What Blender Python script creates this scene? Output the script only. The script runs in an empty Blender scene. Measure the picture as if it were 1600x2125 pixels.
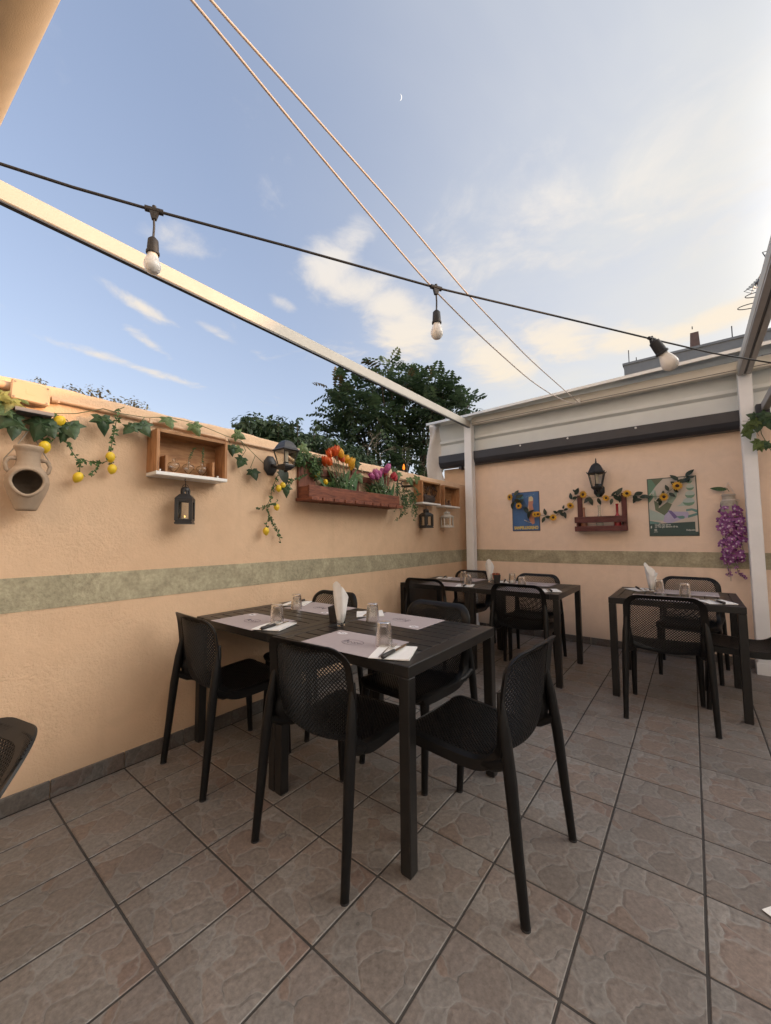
import bpy, math, random
import numpy as np
from mathutils import Vector, Matrix, Euler
random.seed(7)
rng = np.random.default_rng(7)
PI = math.pi
SC = bpy.context.scene
COL = SC.collection

# ------------------------------------------------------------------ camera
CAM = np.array([2.4626, -0.2226, 1.2203])
CM = np.array([[0.78682739, 0.6171136, -0.00857094],
               [0.04742162, -0.04660513, 0.99778713],
               [-0.61534856, 0.78549269, 0.06593472]])      # right, up, forward
FPX = 809.1
cd = bpy.data.cameras.new('camera')
cam = bpy.data.objects.new('camera', cd); COL.objects.link(cam)
cd.sensor_fit = 'HORIZONTAL'; cd.sensor_width = 36.0; cd.lens = 36.0 * FPX / 1600.0
cd.clip_start = 0.02; cd.clip_end = 2000
m4 = Matrix.Identity(4)
for r in range(3):
    m4[r][0] = CM[0][r]; m4[r][1] = CM[1][r]; m4[r][2] = -CM[2][r]; m4[r][3] = CAM[r]
cam.matrix_world = m4
SC.camera = cam

# ------------------------------------------------------------------ light
SUN_EL = math.radians(8.5)
SUN_AZ = math.radians(38.0)          # from +x towards +y
sun_dir = Vector((math.cos(SUN_EL) * math.cos(SUN_AZ), math.cos(SUN_EL) * math.sin(SUN_AZ), math.sin(SUN_EL)))
sd = bpy.data.lights.new('sun', 'SUN'); sd.energy = 1.6; sd.angle = math.radians(0.6); sd.color = (1.0, 0.55, 0.24)
sun = bpy.data.objects.new('sun', sd); COL.objects.link(sun)
sun.rotation_euler = sun_dir.to_track_quat('Z', 'Y').to_euler()
sun.location = (20, 10, 8)
SC.view_settings.view_transform = 'Standard'; SC.view_settings.look = 'None'
SC.view_settings.gamma = 1.0; SC.view_settings.use_curve_mapping = False
SC.view_settings.exposure = 1.62

W = bpy.data.worlds.new('World'); SC.world = W; W.use_nodes = True
nt = W.node_tree; nt.nodes.clear()
def N(t, **kw):
    n = nt.nodes.new(t)
    for k, v in kw.items(): setattr(n, k, v)
    return n
def L(a, b): nt.links.new(a, b)
def vmath(op, a, b=None, s=None):
    n = N('ShaderNodeVectorMath', operation=op)
    for i, q in enumerate((a, b)):
        if q is None: continue
        if isinstance(q, (tuple, list)): n.inputs[i].default_value = q
        else: L(q, n.inputs[i])
    if s is not None: n.inputs['Scale'].default_value = s
    return n
def smath(op, a, b=None, c=None, clamp=False):
    n = N('ShaderNodeMath', operation=op); n.use_clamp = clamp
    for i, q in enumerate((a, b, c)):
        if q is None: continue
        if isinstance(q, (int, float)): n.inputs[i].default_value = q
        else: L(q, n.inputs[i])
    return n.outputs[0]
def smooth(x, lo, hi, a=0.0, b=1.0):
    n = N('ShaderNodeMapRange', interpolation_type='SMOOTHSTEP')
    L(x, n.inputs[0]); n.inputs[1].default_value = lo; n.inputs[2].default_value = hi
    n.inputs[3].default_value = a; n.inputs[4].default_value = b
    return n.outputs[0]
def mixc(fac, a, b):
    n = N('ShaderNodeMix', data_type='RGBA')
    L(fac, n.inputs[0])
    for i, q in ((6, a), (7, b)):
        if isinstance(q, (tuple, list)): n.inputs[i].default_value = (*q, 1)
        else: L(q, n.inputs[i])
    return n.outputs[2]
tc = N('ShaderNodeTexCoord')
sky = N('ShaderNodeTexSky', sky_type='NISHITA'); sky.sun_disc = False
sky.sun_elevation = SUN_EL; sky.sun_rotation = PI / 2 - SUN_AZ
sky.altitude = 50; sky.air_density = 1.0; sky.dust_density = 1.6; sky.ozone_density = 1.3
dirv = vmath('NORMALIZE', tc.outputs['Generated']).outputs[0]
sx = N('ShaderNodeSeparateXYZ'); L(dirv, sx.inputs[0])
zc = smath('MAXIMUM', sx.outputs[2], 0.06)
px_ = smath('DIVIDE', sx.outputs[0], zc); py_ = smath('DIVIDE', sx.outputs[1], zc)
cp = N('ShaderNodeCombineXYZ'); L(px_, cp.inputs[0]); L(py_, cp.inputs[1])
P2 = cp.outputs[0]
def noise(scale, detail, rough, dist=0.0, off=(0, 0, 0)):
    n = N('ShaderNodeTexNoise'); n.inputs['Scale'].default_value = scale; n.inputs['Detail'].default_value = detail
    n.inputs['Roughness'].default_value = rough; n.inputs['Distortion'].default_value = dist
    L(vmath('ADD', P2, off).outputs[0], n.inputs['Vector']); return n.outputs['Fac']
nz = noise(2.6, 9, 0.62, 0.6)
nz2 = noise(7.0, 8, 0.6, 1.2, (3.1, 1.7, 0))
# cumulus and wisps: (x, y on the cloud layer, half sizes, angle, weight)
blobs = [(-1.82, .66, .17, .055, 111, .75), (-2.13, .78, .17, .05, 125, .8), (-2.49, .84, .36, .075, 92, .75), (-1.76, .92, .13, .045, 106, .6), (-1.33, 1.01, .08, .05, 98, .7), (-1.31, .57, .15, .09, 69, .42),
         (-.84, .91, .13, .075, 170, .75), (-1.02, .98, .17, .12, 150, 1.0), (-1.0, 1.12, .18, .14, 54, .95), (-.98, 1.30, .23, .14, 80, 1.0), (-1.05, 1.5, .32, .2, 112, 1.0), (-1.36, 1.6, .3, .16, 62, .5),
         (-.82, 2.09, .40, .2, 95, 1.0), (-.5, 2.05, .34, .18, 73, .9), (-.16, 2.3, .26, .16, 28, 1.0), (.12, 2.33, .32, .15, -10, 1.0), (-.1, 1.28, .75, .30, 8, .50), (.25, 1.5, .6, .3, 30, .5)]
acc = None
for (bx, by, ra, rb, ang, wt) in blobs:
    mp = N('ShaderNodeMapping', vector_type='TEXTURE')
    mp.inputs['Location'].default_value = (bx, by, 0); mp.inputs['Rotation'].default_value = (0, 0, math.radians(ang))
    mp.inputs['Scale'].default_value = (ra, rb, 1); L(P2, mp.inputs[0])
    ln = vmath('LENGTH', mp.outputs[0]).outputs['Value']
    g = smooth(ln, 0.0, 1.75, wt, 0.0)
    acc = g if acc is None else smath('MAXIMUM', acc, g)
dens = smath('ADD', smath('MULTIPLY', acc, 1.15), smath('MULTIPLY_ADD', nz, 1.9, -1.22))
dens = smath('ADD', dens, smath('MULTIPLY_ADD', nz2, 0.55, -0.28))
cum = smooth(dens, -0.05, 0.82)
# scattered thin cloud over the rest of the sky
sc_ = smooth(nz, 0.60, 0.82, 0.0, 0.35)
cum = smath('MAXIMUM', cum, sc_)
# high veil: thicker towards the sun
sdot = vmath('DOT_PRODUCT', dirv, (math.cos(SUN_AZ), math.sin(SUN_AZ), 0.35)).outputs['Value']
nv = noise(0.9, 5, 0.55, 0.5, (5, 2, 0))
veil = smath('MULTIPLY', smooth(sdot, -0.10, 0.72, 0.05, 0.95), smooth(nv, 0.25, 0.75, 0.55, 1.0))
low = smooth(sx.outputs[2], 0.75, 0.15)
warm = mixc(low, (0.86, 0.82, 0.78), (1.0, 0.83, 0.60))
HG = 1.0 / 2 ** 1.66
def scl(c, k): return (c[0] * k * HG, c[1] * k * HG, c[2] * k * HG)
SKYK = 0.12
s0 = vmath('SCALE', sky.outputs[0], s=SKYK).outputs[0]
gm = N('ShaderNodeGamma'); gm.inputs['Gamma'].default_value = 0.66; L(s0, gm.inputs[0])       # evens out the steep low-sun sky
hs = N('ShaderNodeHueSaturation'); hs.inputs['Saturation'].default_value = 1.12; hs.inputs['Value'].default_value = 0.625
L(gm.outputs[0], hs.inputs['Color'])
tint = N('ShaderNodeMix', data_type='RGBA', blend_type='MULTIPLY'); tint.inputs[0].default_value = 1.0
L(hs.outputs[0], tint.inputs[6]); tint.inputs[7].default_value = (1.10, 0.97, 1.05, 1)
skyc = tint.outputs[2]
veilc = mixc(low, scl((0.82, 0.825, 0.815), 1.0), scl((0.93, 0.88, 0.76), 1.0))
# thin cloud near the low sun scatters forward: bright warm aureole centred on the sun
glow = smooth(sdot, 0.70, 1.06, 0.0, 1.0)
glow = smath('MULTIPLY', glow, glow)
aure = N('ShaderNodeMix', data_type='RGBA', blend_type='ADD'); aure.inputs[0].default_value = 1.0
gl = N('ShaderNodeMix', data_type='RGBA'); L(glow, gl.inputs[0]); gl.inputs[6].default_value = (0, 0, 0, 1); gl.inputs[7].default_value = (2.6, 2.45, 2.25, 1)
L(veilc, aure.inputs[6]); L(gl.outputs[2], aure.inputs[7])
veilc = aure.outputs[2]
c1 = mixc(veil, skyc, veilc)
wc = vmath('SCALE', warm, s=1.09 * HG).outputs[0]
c2 = mixc(smath('MULTIPLY', cum, 0.9), c1, wc)
bg = N('ShaderNodeBackground'); L(c2, bg.inputs[0]); bg.inputs[1].default_value = 1.0
wo = N('ShaderNodeOutputWorld'); L(bg.outputs[0], wo.inputs[0])

# ------------------------------------------------------------------ pixel -> place helpers (points on the real wall planes)
def ray(u, v): return np.array([(u - 800) / FPX, -(v - 1062.5) / FPX, 1.0]) @ CM
def on(u, v, ax, val):
    d = ray(u, v); t = (val - CAM[ax]) / d[ax]; return CAM + t * d
YB = 4.74
def LW(u, v, x=0.03): return on(u, v, 0, x)
def BW(u, v, off=0.03): return on(u, v, 1, YB - off)

# ------------------------------------------------------------------ mesh builder
class MB:
    def __init__(s): s.v = []; s.f = []; s.mi = []
    def add(s, vs, fs, mi=0):
        b = len(s.v); s.v += [tuple(float(c) for c in p) for p in vs]
        for f in fs: s.f.append(tuple(i + b for i in f)); s.mi.append(mi)
        return s
    def box(s, lo, hi, M=None, mi=0):
        x0, y0, z0 = lo; x1, y1, z1 = hi
        vs = [(x0, y0, z0), (x1, y0, z0), (x1, y1, z0), (x0, y1, z0), (x0, y0, z1), (x1, y0, z1), (x1, y1, z1), (x0, y1, z1)]
        if M is not None: vs = [tuple(M @ Vector(p)) for p in vs]
        return s.add(vs, [(3, 2, 1, 0), (4, 5, 6, 7), (0, 1, 5, 4), (1, 2, 6, 5), (2, 3, 7, 6), (3, 0, 4, 7)], mi)
    def bbox(s, lo, hi, b=0.004, M=None):
        """box with chamfered edges"""
        lo = np.array(lo, float); hi = np.array(hi, float); b = min(b, *(0.49 * (hi - lo)))
        vs = []; idx = {}
        for cx in (0, 1):
            for cy in (0, 1):
                for cz in (0, 1):
                    cs = (cx, cy, cz)
                    for ax in range(3):
                        p = [0, 0, 0]
                        for k in range(3):
                            base = hi[k] if cs[k] else lo[k]
                            p[k] = base if k == ax else base + (-b if cs[k] else b)
                        idx[(cs, ax)] = len(vs); vs.append(p)
        fs = []
        for ax in range(3):
            o = [k for k in range(3) if k != ax]
            for c in (0, 1):
                q = []
                for (i, j) in ((0, 0), (1, 0), (1, 1), (0, 1)):
                    cs = [0, 0, 0]; cs[ax] = c; cs[o[0]] = i; cs[o[1]] = j; q.append(idx[(tuple(cs), ax)])
                flip = (c == 0) ^ (ax == 1)
                fs.append(tuple(q[::-1]) if flip else tuple(q))
        for ax in range(3):
            o = [k for k in range(3) if k != ax]
            for i in (0, 1):
                for j in (0, 1):
                    a = [0, 0, 0]; a[o[0]] = i; a[o[1]] = j; bb = list(a); a[ax] = 0; bb[ax] = 1
                    a = tuple(a); bb = tuple(bb)
                    fs.append((idx[(a, o[0])], idx[(bb, o[0])], idx[(bb, o[1])], idx[(a, o[1])]))
        for cx in (0, 1):
            for cy in (0, 1):
                for cz in (0, 1):
                    fs.append(tuple(idx[((cx, cy, cz), k)] for k in range(3)))
        if M is not None: vs = [tuple(M @ Vector(p)) for p in vs]
        return s.add(vs, fs)
    def tube(s, pts, r, n=8, cap=True, ell=None):
        pts = [np.array(p, float) for p in pts]; k = len(pts)
        rs = r if isinstance(r, (list, tuple)) else [r] * k
        vs = []; fs = []; prev = None
        for i, p in enumerate(pts):
            t = pts[min(i + 1, k - 1)] - pts[max(i - 1, 0)]; t = t / (np.linalg.norm(t) + 1e-12)
            if prev is None:
                a = np.array([0, 0, 1.0]) if abs(t[2]) < 0.9 else np.array([1.0, 0, 0])
                u = np.cross(t, a)
            else: u = prev - t * (prev @ t)
            u /= (np.linalg.norm(u) + 1e-12); w = np.cross(t, u); prev = u
            for j in range(n):
                an = 2 * PI * j / n
                vs.append(p + rs[i] * (u * math.cos(an) + w * math.sin(an)))
        for i in range(k - 1):
            for j in range(n):
                fs.append((i * n + j, i * n + (j + 1) % n, (i + 1) * n + (j + 1) % n, (i + 1) * n + j))
        if cap:
            fs.append(tuple(range(n - 1, -1, -1))); fs.append(tuple((k - 1) * n + j for j in range(n)))
        return s.add(vs, fs)
    def lathe(s, prof, n=24, M=None, cap=(True, True), sq=None):
        vs = []; fs = []; k = len(prof)
        for (r, z) in prof:
            for j in range(n):
                an = 2 * PI * j / n
                vs.append((r * math.cos(an), r * math.sin(an), z))
        for i in range(k - 1):
            for j in range(n):
                fs.append((i * n + j, i * n + (j + 1) % n, (i + 1) * n + (j + 1) % n, (i + 1) * n + j))
        if cap[0] and prof[0][0] > 1e-5: fs.append(tuple(range(n - 1, -1, -1)))
        if cap[1] and prof[-1][0] > 1e-5: fs.append(tuple((k - 1) * n + j for j in range(n)))
        if M is not None: vs = [tuple(M @ Vector(p)) for p in vs]
        return s.add(vs, fs)
    def frustum(s, secs, n=4, rot=PI / 4, M=None, cap=True):
        """stack of regular n-gons: secs = [(half width, z)]"""
        vs = []; fs = []; k = len(secs); cc = 1 / math.cos(PI / n)
        for (r, z) in secs:
            for j in range(n):
                an = 2 * PI * j / n + rot; vs.append((r * cc * math.cos(an), r * cc * math.sin(an), z))
        for i in range(k - 1):
            for j in range(n):
                fs.append((i * n + j, i * n + (j + 1) % n, (i + 1) * n + (j + 1) % n, (i + 1) * n + j))
        if cap: fs.append(tuple(range(n - 1, -1, -1))); fs.append(tuple((k - 1) * n + j for j in range(n)))
        if M is not None: vs = [tuple(M @ Vector(p)) for p in vs]
        return s.add(vs, fs)
    def prism(s, poly, t0, t1, M=None):
        n = len(poly)
        vs = [(x, y, t0) for x, y in poly] + [(x, y, t1) for x, y in poly]
        fs = [tuple(range(n - 1, -1, -1)), tuple(range(n, 2 * n))] + [(i, (i + 1) % n, n + (i + 1) % n, n + i) for i in range(n)]
        if M is not None: vs = [tuple(M @ Vector(p)) for p in vs]
        return s.add(vs, fs)
    def mesh(s, name, smooth=None, off=None):
        me = bpy.data.meshes.new(name)
        vs = s.v if off is None else [(a - off[0], b - off[1], c - off[2]) for a, b, c in s.v]
        me.from_pydata(vs, [], s.f); me.update()
        if any(s.mi): me.polygons.foreach_set('material_index', s.mi)
        if smooth is not None:
            me.polygons.foreach_set('use_smooth', [True] * len(me.polygons))
            if smooth < 179: me.set_sharp_from_angle(angle=math.radians(smooth))
        return me

def link(o, parent=None):
    COL.objects.link(o)
    if parent is not None: o.parent = parent
    return o
def empty(name, loc=(0, 0, 0), rz=0.0):
    o = bpy.data.objects.new(name, None); o.location = loc; o.rotation_euler = (0, 0, rz); o.empty_display_size = 0.05
    return link(o)
def tag(o, label=None, cat=None, group=None, kind=None):
    for k, v in (('label', label), ('category', cat), ('group', group), ('kind', kind)):
        if v: o[k] = v
    return o
def thing(name, loc, label, cat, group=None, rz=0.0): return tag(empty(name, loc, rz), label, cat, group)
def wloc(p):
    x = np.zeros(3)
    while p is not None: x = x + np.array(p.location); p = p.parent
    return x
def obj(name, mb, mat, parent=None, smooth=None, world=True):
    """one mesh object; vertices given in world metres (world=True) or in the parent's own space"""
    off = wloc(parent) if (parent is not None and world) else None
    me = mb.mesh(name, smooth, off)
    for m in (mat if isinstance(mat, (list, tuple)) else [mat]): me.materials.append(m)
    return link(bpy.data.objects.new(name, me), parent)
def solo(name, mb, mat, loc, label, cat, group=None, smooth=None):
    me = mb.mesh(name, smooth, loc)
    for m in (mat if isinstance(mat, (list, tuple)) else [mat]): me.materials.append(m)
    o = link(bpy.data.objects.new(name, me)); o.location = loc
    return tag(o, label, cat, group)
def place(name, me, M, parent=None):
    """object from a shared mesh at world matrix M, under a parent that is only translated"""
    o = bpy.data.objects.new(name, me)
    if parent is not None: M = Matrix.Translation(-Vector(wloc(parent))) @ M
    o.matrix_basis = M
    return link(o, parent)
def copy_tree(o, parent=None):
    c = o.copy(); COL.objects.link(c); c.parent = parent
    for ch in list(o.children): copy_tree(ch, c)
    return c
def frame(normal, up=(0, 0, 1), spin=0.0, loc=(0, 0, 0), scale=1.0):
    """matrix whose z is `normal`, y is `up` turned by spin"""
    z = Vector(normal).normalized(); u = Vector(up); x = u.cross(z)
    if x.length < 1e-5: x = Vector((1, 0, 0))
    x.normalize(); y = z.cross(x)
    R = Matrix((x, y, z)).transposed() @ Matrix.Rotation(spin, 3, 'Z')
    return Matrix.Translation(Vector(loc)) @ R.to_4x4() @ Matrix.Scale(scale, 4)

# ------------------------------------------------------------------ materials
def mat_base(name):
    m = bpy.data.materials.new(name); m.use_nodes = True
    return m, m.node_tree, m.node_tree.nodes['Principled BSDF']
def nodes(t):
    def n(ty, **kw):
        q = t.nodes.new(ty)
        for k, v in kw.items(): setattr(q, k, v)
        return q
    return n, t.links.new
def simple(name, col, rough=0.6, var=0.12, scale=12.0, bump=0.0, bscale=60.0, metal=0.0, spec=0.5, stretch=None, detail=5, rvar=0.0, island=False, objvar=0.0, coat=0.0):
    m, t, b = mat_base(name); n, l = nodes(t)
    tcn = n('ShaderNodeTexCoord'); src = tcn.outputs['Object']
    if stretch:
        mp = n('ShaderNodeMapping'); mp.inputs['Scale'].default_value = stretch; l(src, mp.inputs[0]); src = mp.outputs[0]
    nz = n('ShaderNodeTexNoise'); nz.inputs['Scale'].default_value = scale; nz.inputs['Detail'].default_value = detail; nz.inputs['Roughness'].default_value = 0.6
    l(src, nz.inputs['Vector'])
    mr = n('ShaderNodeMapRange'); l(nz.outputs['Fac'], mr.inputs[0]); mr.inputs[1].default_value = 0.25; mr.inputs[2].default_value = 0.75
    mr.inputs[3].default_value = 1 - var; mr.inputs[4].default_value = 1 + var
    val = mr.outputs[0]
    if objvar or island:
        if island: rnd = n('ShaderNodeNewGeometry').outputs['Random Per Island']
        else: rnd = n('ShaderNodeObjectInfo').outputs['Random']
        m2 = n('ShaderNodeMapRange'); l(rnd, m2.inputs[0]); k = objvar or 0.2
        m2.inputs[3].default_value = 1 - k; m2.inputs[4].default_value = 1 + k
        mu = n('ShaderNodeMath', operation='MULTIPLY'); l(val, mu.inputs[0]); l(m2.outputs[0], mu.inputs[1]); val = mu.outputs[0]
    hv = n('ShaderNodeHueSaturation'); hv.inputs['Color'].default_value = (*col, 1); l(val, hv.inputs['Value'])
    l(hv.outputs[0], b.inputs['Base Color'])
    b.inputs['Roughness'].default_value = rough; b.inputs['Metallic'].default_value = metal
    b.inputs['Specular IOR Level'].default_value = spec
    if coat: b.inputs['Coat Weight'].default_value = coat
    if rvar:
        m3 = n('ShaderNodeMapRange'); l(nz.outputs['Fac'], m3.inputs[0]); m3.inputs[3].default_value = rough - rvar; m3.inputs[4].default_value = rough + rvar
        l(m3.outputs[0], b.inputs['Roughness'])
    if bump:
        n2 = n('ShaderNodeTexNoise'); n2.inputs['Scale'].default_value = bscale; n2.inputs['Detail'].default_value = 4; l(src, n2.inputs['Vector'])
        bp = n('ShaderNodeBump'); bp.inputs['Strength'].default_value = bump; bp.inputs['Distance'].default_value = 0.004
        l(n2.outputs['Fac'], bp.inputs['Height']); l(bp.outputs[0], b.inputs['Normal'])
    return m
def plaster(name, col, col2, grain=1.0, mottled=0.0):
    m, t, b = mat_base(name); n, l = nodes(t)
    tcn = n('ShaderNodeTexCoord'); src = tcn.outputs['Object']
    def nz(s, d, r, dist=0):
        q = n('ShaderNodeTexNoise'); q.inputs['Scale'].default_value = s; q.inputs['Detail'].default_value = d
        q.inputs['Roughness'].default_value = r; q.inputs['Distortion'].default_value = dist; l(src, q.inputs['Vector']); return q.outputs['Fac']
    big = nz(1.4, 6, 0.6, 0.6); mid = nz(9, 5, 0.65, 0.5); fine = nz(110, 3, 0.7); med = nz(48, 4, 0.6)
    mx = n('ShaderNodeMix', data_type='RGBA'); mx.inputs[6].default_value = (*col, 1); mx.inputs[7].default_value = (*col2, 1)
    r = n('ShaderNodeMapRange'); l(big, r.inputs[0]); r.inputs[1].default_value = 0.35; r.inputs[2].default_value = 0.7; l(r.outputs[0], mx.inputs[0])
    hv = n('ShaderNodeHueSaturation'); l(mx.outputs[2], hv.inputs['Color'])
    r2 = n('ShaderNodeMapRange'); l(mid, r2.inputs[0]); r2.inputs[1].default_value = 0.3; r2.inputs[2].default_value = 0.7
    r2.inputs[3].default_value = 0.95 - mottled; r2.inputs[4].default_value = 1.04 + mottled
    if mottled:
        mu = n('ShaderNodeMath', operation='MULTIPLY'); r3 = n('ShaderNodeMapRange'); l(med, r3.inputs[0]); r3.inputs[1].default_value = 0.3; r3.inputs[2].default_value = 0.7
        r3.inputs[3].default_value = 1 - mottled; r3.inputs[4].default_value = 1 + mottled; l(r2.outputs[0], mu.inputs[0]); l(r3.outputs[0], mu.inputs[1]); l(mu.outputs[0], hv.inputs['Value'])
    else: l(r2.outputs[0], hv.inputs['Value'])
    # rain streaks and scuffs running down the plaster
    mp = n('ShaderNodeMapping'); mp.inputs['Scale'].default_value = (7, 7, 0.5); l(src, mp.inputs[0])
    st = n('ShaderNodeTexNoise'); st.inputs['Scale'].default_value = 1.3; st.inputs['Detail'].default_value = 6; l(mp.outputs[0], st.inputs['Vector'])
    rs = n('ShaderNodeMapRange'); l(st.outputs['Fac'], rs.inputs[0]); rs.inputs[1].default_value = 0.58; rs.inputs[2].default_value = 0.8; rs.inputs[4].default_value = 0.16
    m2 = n('ShaderNodeMix', data_type='RGBA'); l(rs.outputs[0], m2.inputs[0]); l(hv.outputs[0], m2.inputs[6]); m2.inputs[7].default_value = (col[0] * .55, col[1] * .5, col[2] * .45, 1)
    sz = n('ShaderNodeSeparateXYZ'); ge = n('ShaderNodeNewGeometry'); l(ge.outputs['Position'], sz.inputs[0])
    gz = n('ShaderNodeMath', operation='MULTIPLY_ADD'); l(mid, gz.inputs[0]); gz.inputs[1].default_value = -.22; l(sz.outputs[2], gz.inputs[2])
    gr = n('ShaderNodeMapRange'); l(gz.outputs[0], gr.inputs[0]); gr.inputs[1].default_value = -.04; gr.inputs[2].default_value = .12; gr.inputs[3].default_value = .30; gr.inputs[4].default_value = 0
    m3 = n('ShaderNodeMix', data_type='RGBA'); l(gr.outputs[0], m3.inputs[0]); l(m2.outputs[2], m3.inputs[6]); m3.inputs[7].default_value = (col[0] * .45, col[1] * .45, col[2] * .45, 1)
    # scuff marks and small chips
    sc1 = n('ShaderNodeTexVoronoi', feature='F1'); sc1.inputs['Scale'].default_value = 1.7; sc1.inputs['Randomness'].default_value = 1.0
    mps = n('ShaderNodeMapping'); mps.inputs['Scale'].default_value = (1, 1, .45); l(src, mps.inputs[0]); l(mps.outputs[0], sc1.inputs['Vector'])
    nzs = n('ShaderNodeMath', operation='MULTIPLY_ADD'); l(fine, nzs.inputs[0]); nzs.inputs[1].default_value = .10; l(sc1.outputs['Distance'], nzs.inputs[2])
    rsc = n('ShaderNodeMapRange'); l(nzs.outputs[0], rsc.inputs[0]); rsc.inputs[1].default_value = .055; rsc.inputs[2].default_value = .085; rsc.inputs[3].default_value = .35; rsc.inputs[4].default_value = 0
    m4_ = n('ShaderNodeMix', data_type='RGBA'); l(rsc.outputs[0], m4_.inputs[0]); l(m3.outputs[2], m4_.inputs[6]); m4_.inputs[7].default_value = (col[0] * .5, col[1] * .5, col[2] * .5, 1)
    l(m4_.outputs[2], b.inputs['Base Color'])
    b.inputs['Roughness'].default_value = 0.85; b.inputs['Specular IOR Level'].default_value = 0.25
    pm = n('ShaderNodeMapRange'); l(nz(2.2, 3, 0.5, 1.0), pm.inputs[0]); pm.inputs[1].default_value = 0.4; pm.inputs[2].default_value = 0.6
    pm.inputs[3].default_value = 0.25; pm.inputs[4].default_value = 0.95
    ms = n('ShaderNodeMath', operation='MULTIPLY'); l(pm.outputs[0], ms.inputs[0]); ms.inputs[1].default_value = grain
    ad = n('ShaderNodeMath', operation='MULTIPLY_ADD'); l(fine, ad.inputs[0]); ad.inputs[1].default_value = 0.5; l(med, ad.inputs[2])
    bp = n('ShaderNodeBump'); bp.inputs['Distance'].default_value = 0.006; l(ms.outputs[0], bp.inputs['Strength']); l(ad.outputs[0], bp.inputs['Height'])
    l(bp.outputs[0], b.inputs['Normal'])
    return m
def tile_mat(name, k=1.0, seed=0.0):
    """ceramic tile printed with flagstones"""
    m, t, b = mat_base(name); n, l = nodes(t)
    tcn = n('ShaderNodeTexCoord'); oi = n('ShaderNodeObjectInfo')
    fl = n('ShaderNodeMath', operation='MULTIPLY'); l(oi.outputs['Random'], fl.inputs[0]); fl.inputs[1].default_value = 5.0
    f2 = n('ShaderNodeMath', operation='FLOOR'); l(fl.outputs[0], f2.inputs[0])
    cx = n('ShaderNodeCombineXYZ'); f3 = n('ShaderNodeMath', operation='MULTIPLY_ADD'); l(f2.outputs[0], f3.inputs[0]); f3.inputs[1].default_value = 3.7; f3.inputs[2].default_value = seed
    l(f3.outputs[0], cx.inputs[0]); l(f3.outputs[0], cx.inputs[1])
    ad = n('ShaderNodeVectorMath', operation='ADD'); l(tcn.outputs['Object'], ad.inputs[0]); l(cx.outputs[0], ad.inputs[1]); src = ad.outputs[0]
    w = n('ShaderNodeTexNoise'); w.inputs['Scale'].default_value = 9; w.inputs['Detail'].default_value = 3; l(src, w.inputs['Vector'])
    wm = n('ShaderNodeMix', data_type='VECTOR'); wm.inputs[0].default_value = 0.11; l(src, wm.inputs[4]); l(w.outputs['Color'], wm.inputs[5])
    ve = n('ShaderNodeTexVoronoi', feature='DISTANCE_TO_EDGE'); ve.inputs['Scale'].default_value = 10.5; l(wm.outputs[1], ve.inputs['Vector'])
    vc = n('ShaderNodeTexVoronoi', feature='F1'); vc.inputs['Scale'].default_value = 10.5; l(wm.outputs[1], vc.inputs['Vector'])
    sep = n('ShaderNodeSeparateColor'); l(vc.outputs['Color'], sep.inputs[0])
    cr = n('ShaderNodeValToRGB'); l(sep.outputs[0], cr.inputs[0])
    cols = [(0.0, (.168, .142, .122)), (0.3, (.185, .170, .154)), (0.5, (.182, .138, .112)), (0.72, (.196, .182, .166)), (1.0, (.172, .128, .106))]
    while len(cr.color_ramp.elements) < len(cols): cr.color_ramp.elements.new(0.5)
    for e, (p, c) in zip(cr.color_ramp.elements, cols): e.position = p; e.color = (c[0] * k, c[1] * k, c[2] * k, 1)
    gr = n('ShaderNodeTexNoise'); gr.inputs['Scale'].default_value = 62; gr.inputs['Detail'].default_value = 6; gr.inputs['Roughness'].default_value = 0.7; l(src, gr.inputs['Vector'])
    g2 = n('ShaderNodeMapRange'); l(gr.outputs['Fac'], g2.inputs[0]); g2.inputs[1].default_value = .3; g2.inputs[2].default_value = .7; g2.inputs[3].default_value = .66; g2.inputs[4].default_value = 1.30
    hv = n('ShaderNodeHueSaturation'); l(cr.outputs[0], hv.inputs['Color']); l(g2.outputs[0], hv.inputs['Value'])
    ed = n('ShaderNodeMapRange'); l(ve.outputs['Distance'], ed.inputs[0]); ed.inputs[1].default_value = 0.010; ed.inputs[2].default_value = 0.045; ed.inputs[3].default_value = 0.55; ed.inputs[4].default_value = 0
    mx = n('ShaderNodeMix', data_type='RGBA'); l(ed.outputs[0], mx.inputs[0]); l(hv.outputs[0], mx.inputs[6]); mx.inputs[7].default_value = (.232 * k, .222 * k, .206 * k, 1)
    # dark cracks in some of the printed joints
    ck = n('ShaderNodeTexNoise'); ck.inputs['Scale'].default_value = 11; ck.inputs['Detail'].default_value = 2; l(src, ck.inputs['Vector'])
    c2 = n('ShaderNodeMapRange'); l(ck.outputs['Fac'], c2.inputs[0]); c2.inputs[1].default_value = .58; c2.inputs[2].default_value = .66
    c3 = n('ShaderNodeMapRange'); l(ve.outputs['Distance'], c3.inputs[0]); c3.inputs[1].default_value = 0.0; c3.inputs[2].default_value = .03; c3.inputs[3].default_value = .8; c3.inputs[4].default_value = 0
    c4 = n('ShaderNodeMath', operation='MULTIPLY'); l(c2.outputs[0], c4.inputs[0]); l(c3.outputs[0], c4.inputs[1])
    m2 = n('ShaderNodeMix', data_type='RGBA'); l(c4.outputs[0], m2.inputs[0]); l(mx.outputs[2], m2.inputs[6]); m2.inputs[7].default_value = (.05, .045, .04, 1)
    ge = n('ShaderNodeNewGeometry'); sn = n('ShaderNodeTexNoise'); sn.inputs['Scale'].default_value = 1.9; sn.inputs['Detail'].default_value = 7; sn.inputs['Roughness'].default_value = .68; l(ge.outputs['Position'], sn.inputs['Vector'])
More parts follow.
